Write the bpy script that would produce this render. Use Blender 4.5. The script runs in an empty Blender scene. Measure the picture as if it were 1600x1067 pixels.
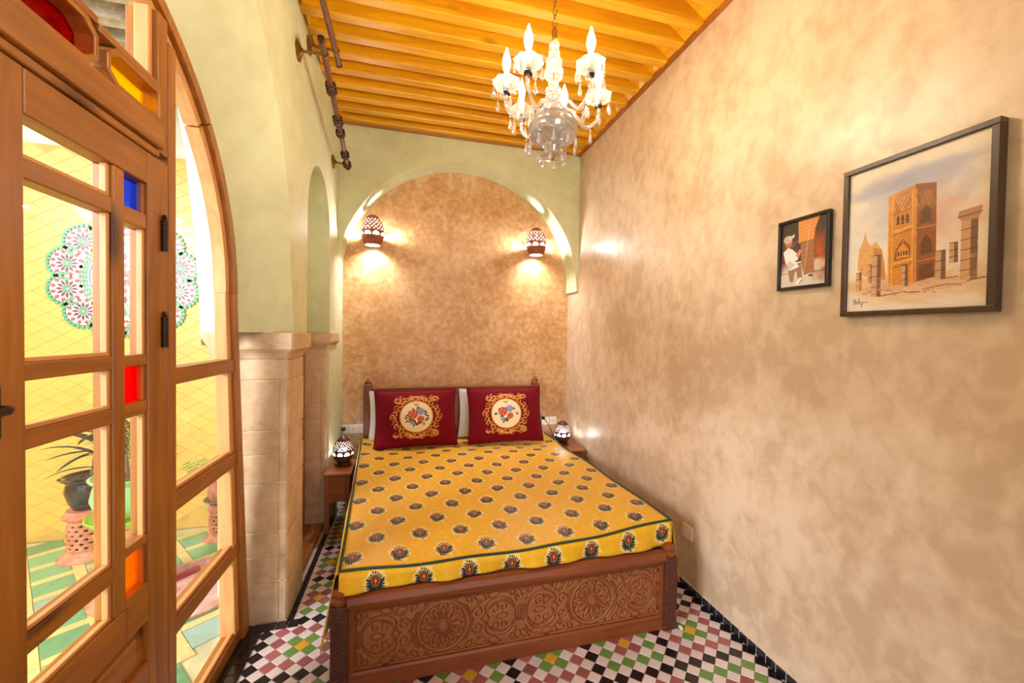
import bpy, math, random
import numpy as np
from mathutils import Vector, Matrix

random.seed(7)
rng = np.random.default_rng(11)
PI = math.pi
SC = bpy.context.scene
COL = SC.collection

# ------------------------------------------------------------------ camera, sky, exposure
F, YAW, PITCH, ROLL, HC = 613.66, 0.2539, -0.0191, 0.0147, 1.5
_f = Vector((math.sin(YAW)*math.cos(PITCH), math.cos(YAW)*math.cos(PITCH), math.sin(PITCH)))
_r = Vector((math.cos(YAW), -math.sin(YAW), 0)); _u = _r.cross(_f)
_c, _s = math.cos(ROLL), math.sin(ROLL)
CR, CU = _c*_r+_s*_u, -_s*_r+_c*_u
cam_data = bpy.data.cameras.new('camera')
cam = bpy.data.objects.new('camera', cam_data); COL.objects.link(cam)
cam_data.sensor_fit = 'HORIZONTAL'; cam_data.sensor_width = 36; cam_data.lens = F*36/1600
cam_data.clip_start = 0.02
M = Matrix((CR, CU, -_f)).transposed().to_4x4(); M.translation = (0, 0, HC)
cam.matrix_world = M
SC.camera = cam

world = bpy.data.worlds.new('world'); SC.world = world; world.use_nodes = True
wn = world.node_tree.nodes; wl = world.node_tree.links
wn['Background'].inputs[0].default_value = (.90, .95, 1.0, 1)      # even, bright overcast sky
wn['Background'].inputs[1].default_value = 2.0

def area_light(name, loc, rot, sx, sy, watts, col):
    l = bpy.data.lights.new(name, 'AREA'); l.shape = 'RECTANGLE'; l.size = sx; l.size_y = sy
    l.energy = watts; l.color = col
    o = bpy.data.objects.new(name, l); COL.objects.link(o); o.location = loc; o.rotation_euler = rot
    return o
# added cool fill light behind the camera, brightening the whole room
area_light('rear_fill_light', (0.6, -2.3, 1.5), (PI/2, 0, 0), 1.6, 2.4, 15, (0.95, 0.97, 1.0))
# added area light in the courtyard, aimed through the door to brighten the room
ys_ = area_light('door_fill_light', (-4.3, -.9, 2.7), (math.radians(72), 0, math.radians(-62)), 2.0, 1.4, 205, (0.95, 0.97, 1.0)); ys_.data.spread = math.radians(110)
# added weak warm fill point behind the camera, with no fixture
pl = bpy.data.lights.new('rear_warm_fill', 'POINT'); pl.energy = 5; pl.color = (1, .86, .66); pl.shadow_soft_size = .2
po = bpy.data.objects.new('rear_warm_fill', pl); COL.objects.link(po); po.location = (.6, -.9, 2.5)

vs = SC.view_settings
SC.display_settings.display_device = 'sRGB'
vs.view_transform = 'Standard'; vs.look = 'None'; vs.gamma = 1.0; vs.use_curve_mapping = False
vs.exposure = 0.12
SC.cycles.max_bounces = 8; SC.cycles.diffuse_bounces = 5; SC.cycles.transparent_max_bounces = 24
SC.cycles.caustics_reflective = False; SC.cycles.caustics_refractive = False
SC.cycles.sample_clamp_indirect = 6

# ------------------------------------------------------------------ helpers
ORIG = {}

def tag(o, label=None, cat=None, group=None, kind=None):
    if label: o['label'] = label
    if cat: o['category'] = cat
    if group: o['group'] = group
    if kind: o['kind'] = kind
    return o

def thing(name, label=None, cat=None, loc=(0, 0, 0), group=None, kind=None):
    o = bpy.data.objects.new(name, None); COL.objects.link(o)
    o.location = loc; o.empty_display_size = .05
    ORIG[o.name] = Vector(loc)
    return tag(o, label, cat, group, kind)

def link(name, me, parent=None, origin=None):
    o = bpy.data.objects.new(name, me); COL.objects.link(o)
    if parent is not None:
        o.parent = parent; ORIG[o.name] = ORIG[parent.name]
    else:
        ORIG[o.name] = Vector((0, 0, 0))
    return o

class MB:
    """collects vertices and faces; build() links them as one mesh object."""
    def __init__(s): s.v = []; s.f = []; s.m = []; s.uv = None; s.cur = 0
    def add(s, vs_, fs):
        n = len(s.v); s.v += [tuple(p) for p in vs_]
        for f in fs: s.f.append(tuple(n+i for i in f)); s.m.append(s.cur)
        return s
    def box(s, x0, x1, y0, y1, z0, z1):
        return s.add([(x0,y0,z0),(x1,y0,z0),(x1,y1,z0),(x0,y1,z0),(x0,y0,z1),(x1,y0,z1),(x1,y1,z1),(x0,y1,z1)],
            [(0,3,2,1),(4,5,6,7),(0,1,5,4),(1,2,6,5),(2,3,7,6),(3,0,4,7)])
    def prism(s, poly, axis, a, b):
        n = len(poly)
        def P(p, t):
            return {'X': (t, p[0], p[1]), 'Y': (p[0], t, p[1]), 'Z': (p[0], p[1], t)}[axis]
        vs_ = [P(p, a) for p in poly]+[P(p, b) for p in poly]
        fs = [tuple(range(n))[::-1], tuple(range(n, 2*n))]+[(i, (i+1) % n, n+(i+1) % n, n+i) for i in range(n)]
        return s.add(vs_, fs)
    def lathe(s, prof, n=24, c=(0, 0, 0), axis='Z', scallop=None, cap=True):
        vs_ = []; fs = []
        for k, (r, h) in enumerate(prof):
            for i in range(n):
                a = 2*PI*i/n
                rr = r*(1+scallop(a, k)) if scallop else r
                x, y = rr*math.cos(a), rr*math.sin(a)
                p = {'Z': (x, y, h), 'X': (h, x, y), 'Y': (x, h, y)}[axis]
                vs_.append((c[0]+p[0], c[1]+p[1], c[2]+p[2]))
        for k in range(len(prof)-1):
            for i in range(n):
                j = (i+1) % n
                fs.append((k*n+i, k*n+j, (k+1)*n+j, (k+1)*n+i))
        if cap:
            fs.append(tuple(range(n))[::-1]); fs.append(tuple((len(prof)-1)*n+i for i in range(n)))
        return s.add(vs_, fs)
    def tube(s, pts, r, n=8, closed=False):
        pts = [Vector(p) for p in pts]; m = len(pts); vs_ = []; fs = []; up = Vector((.13, .21, .97)).normalized()
        for k, p in enumerate(pts):
            t = (pts[(k+1) % m]-pts[k-1]) if closed else (pts[min(k+1, m-1)]-pts[max(k-1, 0)])
            t.normalize(); a = t.cross(up)
            if a.length < 1e-3: a = t.cross(Vector((1, 0, 0)))
            a.normalize(); b = t.cross(a)
            rr = r[k] if isinstance(r, (list, tuple)) else r
            for i in range(n):
                an = 2*PI*i/n; vs_.append(p+a*(rr*math.cos(an))+b*(rr*math.sin(an)))
        K = m if closed else m-1
        for k in range(K):
            for i in range(n):
                j = (i+1) % n; k2 = (k+1) % m
                fs.append((k*n+i, k*n+j, k2*n+j, k2*n+i))
        if not closed: fs.append(tuple(range(n))[::-1]); fs.append(tuple((m-1)*n+i for i in range(n)))
        return s.add(vs_, fs)
    def ball(s, c, r, n=10, sz=1.0):
        prof = [(max(r*math.sin(PI*k/n), r*.02), -r*sz*math.cos(PI*k/n)) for k in range(n+1)]
        return s.lathe(prof, max(8, n+2), c)
    def build(s, name, mat, parent=None, smooth=False, bevel=0, kind=None, uv=None, label=None, seg=2):
        me = bpy.data.meshes.new(name)
        o0 = ORIG[parent.name] if parent is not None else Vector((0, 0, 0))
        me.from_pydata([(p[0]-o0[0], p[1]-o0[1], p[2]-o0[2]) for p in s.v], [], s.f)
        for m in (mat if isinstance(mat, (list, tuple)) else [mat]): me.materials.append(m)
        if isinstance(mat, (list, tuple)): me.polygons.foreach_set('material_index', s.m)
        if uv is not None:
            l = me.uv_layers.new(name='UVMap')
            idx = np.zeros(len(me.loops), dtype=np.int32); me.loops.foreach_get('vertex_index', idx)
            l.data.foreach_set('uv', np.asarray(uv, dtype=np.float32)[idx].ravel())
        me.update()
        if smooth:
            me.polygons.foreach_set('use_smooth', [True]*len(me.polygons))
            if hasattr(me, 'set_sharp_from_angle'): me.set_sharp_from_angle(angle=math.radians(40))
        o = link(name, me, parent)
        if bevel:
            b = o.modifiers.new('edge', 'BEVEL'); b.width = bevel; b.segments = seg; b.limit_method = 'ANGLE'
        if kind: o['kind'] = kind
        if label: o['label'] = label
        return o

def copy_tree(o, parent=None):
    c = o.copy(); COL.objects.link(c); c.parent = parent
    for ch in list(o.children): copy_tree(ch, c)
    return c

def project(p):
    d = Vector(p)-Vector((0, 0, HC)); z = d.dot(_f)
    if z < .05: return None
    return 800+F*d.dot(CR)/z, 533.5-F*d.dot(CU)/z, z

# ------------------------------------------------------------------ materials
def srgb(*c):
    return tuple(((v/255)/12.92 if v/255 <= .04045 else ((v/255+.055)/1.055)**2.4) for v in c)+(1.0,)

def new_mat(name):
    m = bpy.data.materials.new(name); m.use_nodes = True
    return m, m.node_tree.nodes, m.node_tree.links, m.node_tree.nodes['Principled BSDF']

def ramp(nodes, stops):
    r = nodes.new('ShaderNodeValToRGB'); e = r.color_ramp.elements
    while len(e) < len(stops): e.new(.5)
    for el, (p, c) in zip(e, stops): el.position = p; el.color = c
    return r

def plain(name, col, rough=.5, metal=0, noise=.08, nscale=8, bump=.0, bscale=60, coat=0, spec=.5):
    m, n, l, b = new_mat(name)
    tc = n.new('ShaderNodeTexCoord'); t = n.new('ShaderNodeTexNoise'); t.inputs['Scale'].default_value = nscale; t.inputs['Detail'].default_value = 4
    l.new(tc.outputs['Object'], t.inputs['Vector'])
    lo = tuple(max(0, c*(1-noise*2)) for c in col[:3])+(1,); hi = tuple(min(1, c*(1+noise*2)) for c in col[:3])+(1,)
    r = ramp(n, [(.3, lo), (.7, hi)]); l.new(t.outputs['Fac'], r.inputs['Fac']); l.new(r.outputs['Color'], b.inputs['Base Color'])
    b.inputs['Roughness'].default_value = rough; b.inputs['Metallic'].default_value = metal
    b.inputs['Coat Weight'].default_value = coat; b.inputs['Specular IOR Level'].default_value = spec
    if bump:
        t2 = n.new('ShaderNodeTexNoise'); t2.inputs['Scale'].default_value = bscale; t2.inputs['Detail'].default_value = 5
        l.new(tc.outputs['Object'], t2.inputs['Vector'])
        bp = n.new('ShaderNodeBump'); bp.inputs['Strength'].default_value = bump; bp.inputs['Distance'].default_value = .01
        l.new(t2.outputs['Fac'], bp.inputs['Height']); l.new(bp.outputs['Normal'], b.inputs['Normal'])
    return m

def per_object(name, col, rough=.3, var=.12, coat=0, noise=.1):
    """colour that varies from one object to the next"""
    m, n, l, b = new_mat(name)
    oi = n.new('ShaderNodeObjectInfo'); tc = n.new('ShaderNodeTexCoord'); t = n.new('ShaderNodeTexNoise'); t.inputs['Scale'].default_value = 25
    l.new(tc.outputs['Object'], t.inputs['Vector'])
    ad = n.new('ShaderNodeMath'); ad.operation = 'MULTIPLY_ADD'; ad.inputs[1].default_value = noise*2; l.new(t.outputs['Fac'], ad.inputs[0])
    mr = n.new('ShaderNodeMapRange'); mr.inputs[3].default_value = 1-var-noise; mr.inputs[4].default_value = 1+var-noise
    l.new(oi.outputs['Random'], mr.inputs[0]); l.new(mr.outputs[0], ad.inputs[2])
    mx = n.new('ShaderNodeMix'); mx.data_type = 'RGBA'; mx.blend_type = 'MULTIPLY'; mx.inputs[0].default_value = 1
    mx.inputs[6].default_value = col; l.new(ad.outputs[0], mx.inputs[7]); l.new(mx.outputs[2], b.inputs['Base Color'])
    b.inputs['Roughness'].default_value = rough; b.inputs['Coat Weight'].default_value = coat
    return m

def wood(name, c1, c2, axis='Z', rough=.45, knots=0, scale=1.0, coat=.15, knot_col=None, per_obj=True):
    m, n, l, b = new_mat(name)
    tc = n.new('ShaderNodeTexCoord'); mp = n.new('ShaderNodeMapping')
    k = {'X': (1.2, 14, 14), 'Y': (14, 1.2, 14), 'Z': (14, 14, 1.2)}[axis]
    mp.inputs['Scale'].default_value = tuple(v*scale for v in k); l.new(tc.outputs['Object'], mp.inputs['Vector'])
    src = mp.outputs[0]
    oi = n.new('ShaderNodeObjectInfo')
    if per_obj:
        vm = n.new('ShaderNodeVectorMath'); vm.operation = 'ADD'; l.new(src, vm.inputs[0])
        mu = n.new('ShaderNodeMath'); mu.operation = 'MULTIPLY'; mu.inputs[1].default_value = 37; l.new(oi.outputs['Random'], mu.inputs[0])
        l.new(mu.outputs[0], vm.inputs[1]); src = vm.outputs[0]
    t = n.new('ShaderNodeTexNoise'); t.inputs['Scale'].default_value = 1.6; t.inputs['Detail'].default_value = 6; t.inputs['Distortion'].default_value = 1.2
    l.new(src, t.inputs['Vector'])
    r = ramp(n, [(.25, c1), (.5, tuple((a+b_)/2 for a, b_ in zip(c1, c2))), (.75, c2)]); l.new(t.outputs['Fac'], r.inputs['Fac'])
    out = r.outputs['Color']
    if knots:
        vo = n.new('ShaderNodeTexVoronoi'); vo.inputs['Scale'].default_value = knots
        mp2 = n.new('ShaderNodeMapping'); mp2.inputs['Scale'].default_value = {'X': (.45, 1, 1), 'Y': (1, .45, 1), 'Z': (1, 1, .45)}[axis]
        l.new(tc.outputs['Object'], mp2.inputs['Vector'])
        if per_obj:
            vm2 = n.new('ShaderNodeVectorMath'); vm2.operation = 'ADD'; l.new(mp2.outputs[0], vm2.inputs[0]); l.new(mu.outputs[0], vm2.inputs[1]); l.new(vm2.outputs[0], vo.inputs['Vector'])
        else: l.new(mp2.outputs[0], vo.inputs['Vector'])
        kr = ramp(n, [(.07, (1, 1, 1, 1)), (.15, (0, 0, 0, 1))]); l.new(vo.outputs['Distance'], kr.inputs['Fac'])
        mx = n.new('ShaderNodeMix'); mx.data_type = 'RGBA'; l.new(kr.outputs['Color'], mx.inputs[0]); l.new(out, mx.inputs[6])
        mx.inputs[7].default_value = knot_col or tuple(v*.3 for v in c1[:3])+(1,); out = mx.outputs[2]
    l.new(out, b.inputs['Base Color'])
    b.inputs['Roughness'].default_value = rough; b.inputs['Coat Weight'].default_value = coat; b.inputs['Coat Roughness'].default_value = .3
    bp = n.new('ShaderNodeBump'); bp.inputs['Strength'].default_value = .12; bp.inputs['Distance'].default_value = .004
    l.new(t.outputs['Fac'], bp.inputs['Height']); l.new(bp.outputs['Normal'], b.inputs['Normal'])
    return m

def plaster(name, c_lo, c_mid, c_hi, scale=3.0, rough=.42, bump=.25, coat=0.0, contrast=(.36, .5, .64), fine=.5, streak=None):
    m, n, l, b = new_mat(name)
    tc = n.new('ShaderNodeTexCoord')
    src = tc.outputs['Object']
    if streak:
        mp = n.new('ShaderNodeMapping'); mp.inputs['Scale'].default_value = streak; l.new(src, mp.inputs['Vector']); src = mp.outputs[0]
    t = n.new('ShaderNodeTexNoise'); t.inputs['Scale'].default_value = scale; t.inputs['Detail'].default_value = 7; t.inputs['Roughness'].default_value = .62; t.inputs['Distortion'].default_value = .35
    t2 = n.new('ShaderNodeTexNoise'); t2.inputs['Scale'].default_value = scale*5; t2.inputs['Detail'].default_value = 6; t2.inputs['Distortion'].default_value = .5
    for q in (t, t2): l.new(src, q.inputs['Vector'])
    mx = n.new('ShaderNodeMath'); mx.operation = 'MULTIPLY_ADD'; mx.inputs[1].default_value = fine; l.new(t2.outputs['Fac'], mx.inputs[0])
    sb = n.new('ShaderNodeMath'); sb.operation = 'MULTIPLY_ADD'; sb.inputs[1].default_value = 1.0; sb.inputs[2].default_value = -fine/2; l.new(t.outputs['Fac'], sb.inputs[0]); l.new(sb.outputs[0], mx.inputs[2])
    r = ramp(n, [(contrast[0], c_lo), (contrast[1], c_mid), (contrast[2], c_hi)]); l.new(mx.outputs[0], r.inputs['Fac'])
    l.new(r.outputs['Color'], b.inputs['Base Color'])
    b.inputs['Roughness'].default_value = rough; b.inputs['Coat Weight'].default_value = coat; b.inputs['Coat Roughness'].default_value = .35
    bp = n.new('ShaderNodeBump'); bp.inputs['Strength'].default_value = bump; bp.inputs['Distance'].default_value = .012
    l.new(mx.outputs[0], bp.inputs['Height']); l.new(bp.outputs['Normal'], b.inputs['Normal'])
    return m

def glass(name, tint=(1, 1, 1, 1), refl=.06, rough=.02):
    m = bpy.data.materials.new(name); m.use_nodes = True; n = m.node_tree.nodes; l = m.node_tree.links; n.clear()
    out = n.new('ShaderNodeOutputMaterial'); tr = n.new('ShaderNodeBsdfTransparent'); gl = n.new('ShaderNodeBsdfGlossy'); mx = n.new('ShaderNodeMixShader')
    tr.inputs[0].default_value = tint; gl.inputs['Roughness'].default_value = rough
    fr = n.new('ShaderNodeLayerWeight'); pw = n.new('ShaderNodeMath'); pw.operation = 'POWER'; pw.inputs[1].default_value = 5; l.new(fr.outputs['Facing'], pw.inputs[0])
    mu = n.new('ShaderNodeMath'); mu.operation = 'MULTIPLY_ADD'; mu.inputs[1].default_value = .45; mu.inputs[2].default_value = refl*.5; mu.use_clamp = True
    l.new(pw.outputs[0], mu.inputs[0]); l.new(mu.outputs[0], mx.inputs[0]); l.new(tr.outputs[0], mx.inputs[1]); l.new(gl.outputs[0], mx.inputs[2]); l.new(mx.outputs[0], out.inputs[0])
    return m

def tinted(name, tint, body):
    m = glass(name, tint); n = m.node_tree.nodes; l = m.node_tree.links
    out = [q for q in n if q.type == 'OUTPUT_MATERIAL'][0]; src = out.inputs[0].links[0].from_socket
    t = n.new('ShaderNodeBsdfTranslucent'); t.inputs[0].default_value = body; x = n.new('ShaderNodeMixShader'); x.inputs[0].default_value = .28
    l.new(src, x.inputs[1]); l.new(t.outputs[0], x.inputs[2]); l.new(x.outputs[0], out.inputs[0]); return m

def crystal(name, trans=.5, body=.3, col=(.95, .93, .9, 1)):
    m = bpy.data.materials.new(name); m.use_nodes = True; n = m.node_tree.nodes; l = m.node_tree.links; n.clear()
    out = n.new('ShaderNodeOutputMaterial'); tr = n.new('ShaderNodeBsdfTransparent'); gl = n.new('ShaderNodeBsdfGlossy'); tl = n.new('ShaderNodeBsdfTranslucent'); df = n.new('ShaderNodeBsdfDiffuse')
    gl.inputs['Roughness'].default_value = .08; tl.inputs[0].default_value = col; df.inputs[0].default_value = col
    a = n.new('ShaderNodeMixShader'); l.new(tl.outputs[0], a.inputs[1]); l.new(df.outputs[0], a.inputs[2])
    b_ = n.new('ShaderNodeMixShader'); b_.inputs[0].default_value = 1-body/(1-trans); l.new(a.outputs[0], b_.inputs[1]); l.new(gl.outputs[0], b_.inputs[2])
    lw = n.new('ShaderNodeLayerWeight'); lw.inputs[0].default_value = .35
    mr = n.new('ShaderNodeMapRange'); mr.inputs[3].default_value = 1-trans; mr.inputs[4].default_value = 1.0; l.new(lw.outputs['Facing'], mr.inputs[0])
    c = n.new('ShaderNodeMixShader'); l.new(mr.outputs[0], c.inputs[0]); l.new(tr.outputs[0], c.inputs[1]); l.new(b_.outputs[0], c.inputs[2]); l.new(c.outputs[0], out.inputs[0])
    return m

def emit(name, col, strength):
    m = bpy.data.materials.new(name); m.use_nodes = True; n = m.node_tree.nodes; l = m.node_tree.links; n.clear()
    out = n.new('ShaderNodeOutputMaterial'); e = n.new('ShaderNodeEmission'); e.inputs[0].default_value = col; e.inputs[1].default_value = strength
    l.new(e.outputs[0], out.inputs[0]); return m

# --- flat prints: pixels painted here, in the script
class Canvas:
    def __init__(s, w, h, col): s.w, s.h = w, h; s.a = np.ones((h, w, 3))*np.array(col)/255.
    def grid(s, x0, x1, y0, y1):
        i0, i1 = max(0, int(x0)), min(s.w, int(x1)+2); j0, j1 = max(0, int(y0)), min(s.h, int(y1)+2)
        if i0 >= i1 or j0 >= j1: return None
        X, Y = np.meshgrid(np.arange(i0, i1)+.5, np.arange(j0, j1)+.5); return i0, i1, j0, j1, X, Y
    def put(s, g, al, col):
        i0, i1, j0, j1, X, Y = g; al = np.clip(al, 0, 1)[..., None]
        s.a[j0:j1, i0:i1] = s.a[j0:j1, i0:i1]*(1-al)+al*np.array(col)/255.
    def ell(s, cx, cy, rx, ry, col, rot=0, al=1, soft=1.0):
        R = max(rx, ry)*(1+soft*.05)+2*soft; g = s.grid(cx-R, cx+R, cy-R, cy+R)
        if g is None: return
        dx, dy = g[4]-cx, g[5]-cy; c, n_ = math.cos(rot), math.sin(rot); u = dx*c+dy*n_; v = -dx*n_+dy*c
        q = np.sqrt((u/rx)**2+(v/ry)**2); s.put(g, al*np.clip((1-q)*min(rx, ry)/soft+.5, 0, 1), col)
    def poly(s, pts, col, al=1):
        xs = [p[0] for p in pts]; ys = [p[1] for p in pts]; g = s.grid(min(xs)-1, max(xs)+1, min(ys)-1, max(ys)+1)
        if g is None: return
        acc = 0
        for ox, oy in ((-.25, -.25), (.25, -.25), (-.25, .25), (.25, .25)):
            X, Y = g[4]+ox, g[5]+oy; ins = np.zeros(X.shape, bool); n_ = len(pts)
            for i in range(n_):
                (xa, ya), (xb, yb) = pts[i], pts[(i+1) % n_]
                if ya == yb: continue
                c = ((ya > Y) != (yb > Y)) & (X < (xb-xa)*(Y-ya)/(yb-ya)+xa); ins ^= c
            acc = acc+ins*.25
        s.put(g, acc*al, col)
    def line(s, pts, w, col, al=1, w2=None):
        n_ = len(pts)-1
        for i in range(n_):
            (xa, ya), (xb, yb) = pts[i], pts[i+1]; ww = w if w2 is None else w+(w2-w)*i/max(1, n_-1)
            g = s.grid(min(xa, xb)-ww-1, max(xa, xb)+ww+1, min(ya, yb)-ww-1, max(ya, yb)+ww+1)
            if g is None: continue
            dx, dy = xb-xa, yb-ya; L = dx*dx+dy*dy+1e-9
            t = np.clip(((g[4]-xa)*dx+(g[5]-ya)*dy)/L, 0, 1); d = np.hypot(g[4]-xa-t*dx, g[5]-ya-t*dy)
            s.put(g, al*np.clip(ww/2-d+.5, 0, 1), col)
    def image(s, name):
        im = bpy.data.images.new(name, s.w, s.h); px = np.ones((s.h, s.w, 4), np.float32); px[..., :3] = np.clip(s.a, 0, 1)
        im.pixels.foreach_set(px.ravel()); im.update(); im.pack(); return im

def print_mat(name, im, rough=.6, sheen=0, repeat=True, coat=0, bump=0, weave=900):
    m, n, l, b = new_mat(name); t = n.new('ShaderNodeTexImage'); t.image = im; t.extension = 'REPEAT' if repeat else 'EXTEND'
    uv = n.new('ShaderNodeUVMap'); uv.uv_map = 'UVMap'; l.new(uv.outputs[0], t.inputs[0]); l.new(t.outputs[0], b.inputs['Base Color'])
    b.inputs['Roughness'].default_value = rough; b.inputs['Sheen Weight'].default_value = sheen; b.inputs['Coat Weight'].default_value = coat
    if bump:
        bw = n.new('ShaderNodeBump'); bw.inputs['Strength'].default_value = bump; bw.inputs['Distance'].default_value = .003; l.new(t.outputs[0], bw.inputs['Height']); l.new(bw.outputs[0], b.inputs['Normal'])
    return m

def arc(cx, cy, r, a0, a1, n=16, ry=None):
    return [(cx+r*math.cos(a0+(a1-a0)*i/n), cy+(ry or r)*math.sin(a0+(a1-a0)*i/n)) for i in range(n+1)]
def spiral(cx, cy, r0, r1, a0, a1, n=22):
    return [(cx+(r0+(r1-r0)*i/n)*math.cos(a0+(a1-a0)*i/n), cy+(r0+(r1-r0)*i/n)*math.sin(a0+(a1-a0)*i/n)) for i in range(n+1)]
def bez(p0, p1, p2, p3, n=14):
    o = []
    for i in range(n+1):
        t = i/n; a = (1-t)**3; b = 3*t*(1-t)**2; c = 3*t*t*(1-t); d = t**3
        o.append((a*p0[0]+b*p1[0]+c*p2[0]+d*p3[0], a*p0[1]+b*p1[1]+c*p2[1]+d*p3[1]))
    return o

W = {a: wood('door_wood_'+a, srgb(132, 78, 22), srgb(180, 116, 40), a, .42, 3.2, coat=.25, knot_col=srgb(80, 36, 12)) for a in 'XYZ'}
WL = {a: wood('light_wood_'+a, srgb(200, 140, 82), srgb(226, 172, 112), a, .5) for a in 'XYZ'}
PINE = {a: wood('pine_'+a, srgb(210, 140, 10), srgb(242, 186, 26), a, .42, 3.6, knot_col=srgb(120, 58, 14), coat=.3) for a in 'XYZ'}
PINE_D = wood('pine_dark_edge', srgb(140, 78, 22), srgb(170, 100, 34), 'Y', .5)
BW = {a: wood('bed_wood_'+a, srgb(104, 48, 18), srgb(142, 72, 30), a, .45, coat=.08) for a in 'XYZ'}
BP = wood('carved_wood', srgb(138, 80, 40), srgb(156, 94, 50), 'X', .55, coat=.0)
NW = {a: wood('stand_wood_'+a, srgb(128, 70, 30), srgb(168, 100, 48), a, .4, coat=.3) for a in 'XYZ'}
M_DARK = plain('dark_carved_wood', srgb(84, 36, 18), .45, 0, .2, 60, .9, 130)
M_GREEN = plaster('pale_green_plaster', srgb(202, 208, 168), srgb(210, 216, 178), srgb(216, 222, 186), 2, .55, .12)
M_TAN = plaster('tan_polished_plaster', srgb(196, 170, 142), srgb(210, 186, 158), srgb(220, 198, 174), 2.8, .36, .16, coat=.12, streak=(1, 1, .8), fine=.8, contrast=(.36, .5, .66))
M_TANB = plaster('amber_polished_plaster', srgb(186, 138, 88), srgb(204, 160, 108), srgb(218, 184, 144), 4.2, .4, .22, coat=.1, fine=1.0, contrast=(.26, .5, .72))
M_WHITE = plaster('white_plaster', srgb(228, 228, 222), srgb(236, 236, 232), srgb(242, 242, 240), 2, .7, .1)
M_STONE = plaster('sandstone', srgb(184, 154, 120), srgb(202, 174, 140), srgb(218, 194, 162), 3, .85, .5, fine=.9, contrast=(.2, .5, .8))
M_MORTAR = plain('lime_mortar', srgb(214, 192, 164), .9, 0, .1, 30, .4, 80)
M_GROUT = plain('floor_grout', srgb(205, 195, 190), .7, 0, .1, 30, .2, 90)
M_BRASS = plain('aged_brass', srgb(150, 112, 52), .35, .9, .2, 40)
M_IRON = plain('dark_iron', srgb(58, 46, 40), .45, .7, .2, 50)
M_GLASS = glass('clear_glass')
M_GL = {'blue': tinted('blue_glass', srgb(112, 142, 228), srgb(40, 70, 190)), 'red': tinted('red_glass', srgb(246, 34, 30), srgb(230, 10, 8)), 'amber': tinted('amber_glass', srgb(255, 186, 62), srgb(240, 130, 10)), 'yellow': tinted('yellow_glass', srgb(255, 222, 70), srgb(255, 196, 0)), 'crimson': tinted('crimson_glass', srgb(206, 24, 50), srgb(120, 4, 20))}
M_CRYS = crystal('chandelier_crystal', .62, .14)
M_CRYB = crystal('clear_ball_glass', .74, .05)
M_SILVER = crystal('smoky_bowl_glass', .25, .4, (.42, .39, .38, 1))
M_BULB = emit('lit_candle_bulb', (1, .84, .58, 1), 400)
M_LAMP = emit('lit_lamp_bulb', (1, .97, .95, 1), 85)
M_SCON = emit('lit_sconce_bulb', (1, .97, .94, 1), 760)
M_FROST = plain('unlit_frosted_bulb', srgb(240, 232, 215), .3)
M_PLASTIC = plain('white_plastic', srgb(236, 234, 228), .35, 0, .02)
M_IVORY = plain('ivory_plastic', srgb(226, 210, 184), .4, 0, .02)
M_BLACK = plain('black_plastic', srgb(24, 22, 22), .4)
M_TERRA = plaster('terracotta', srgb(186, 118, 88), srgb(204, 138, 106), srgb(216, 156, 126), 8, .75, .2)
M_CLAY = plain('brown_clay_lamp', srgb(146, 76, 48), .5, 0, .12, 20)
M_COPPER = plain('purple_glazed_lamp', srgb(96, 62, 58), .22, .45, .15, 20)

# ------------------------------------------------------------------ room shell
XL, XR, YA, YB, ZC, XD = -.60, 1.605, 3.612, 3.868, 3.2655, -.785
ZT = 3.40
def struct(o): o['kind'] = 'structure'; return o

# outline of the large door arch, seen in the left wall (y, z)
def big_curve():
    c = [(2.325, 1.489), (2.30, 1.62), (2.265, 1.78)]
    c += [(1.1516+1.093*math.cos(a), 1.9085+1.083*math.sin(a)) for a in np.linspace(0.0, PI, 37)]
    c += [(.038, 1.78), (.003, 1.62), (-.022, 1.489)]
    return c
def frame_curve(rad=1.003, cz=1.665, n=37):
    c = [(1.092+rad, 1.489), (1.092+rad, 1.55), (1.092+rad, 1.61)]
    c += [(1.092+rad*math.cos(a), cz+rad*math.sin(a)) for a in np.linspace(0, PI, n)]
    c += [(1.092-rad, 1.61), (1.092-rad, 1.55), (1.092-rad, 1.489)]
    return c
def yard_curve():
    h = [(2.262, 1.489), (2.25, 1.6), (2.24, 1.70), (2.18, 2.06), (2.115, 2.33), (2.03, 2.56), (1.9, 2.74), (1.72, 2.86), (1.45, 2.94), (1.12, 2.97)]
    P = h+[(2.24-y, z) for y, z in h[-2::-1]]
    d = np.cumsum([0]+[math.dist(P[i], P[i+1]) for i in range(len(P)-1)]); t = np.linspace(0, d[-1], 43)
    return list(zip(np.interp(t, d, [p[0] for p in P]), np.interp(t, d, [p[1] for p in P])))
def niche_curve():
    c = [(3.27, 1.489), (3.268, 1.8), (3.262, 2.1)]
    c += [(2.93+.332*math.cos(a), 2.2+.40*math.sin(a)) for a in np.linspace(0, PI, 25)]
    c += [(2.598, 2.1), (2.592, 1.8), (2.588, 1.489)]
    return c
BC, FC, YC, NC = big_curve(), frame_curve(), yard_curve(), niche_curve()

def strip_to_top(mb, curve, x, zt):
    n = len(mb.v); k = len(curve)
    mb.v += [(x, y, z) for y, z in curve]+[(x, y, zt) for y, z in curve]
    for i in range(k-1): mb.f.append((n+i, n+i+1, n+k+i+1, n+k+i)); mb.m.append(0)
def loft(mb, c1, x1, c2, x2):
    n = len(mb.v); k = len(c1)
    mb.v += [(x1, y, z) for y, z in c1]+[(x2, y, z) for y, z in c2]
    for i in range(k-1): mb.f.append((n+i, n+i+1, n+k+i+1, n+k+i)); mb.m.append(0)
def quad(mb, *p): mb.add(p, [(0, 1, 2, 3)])

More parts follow.
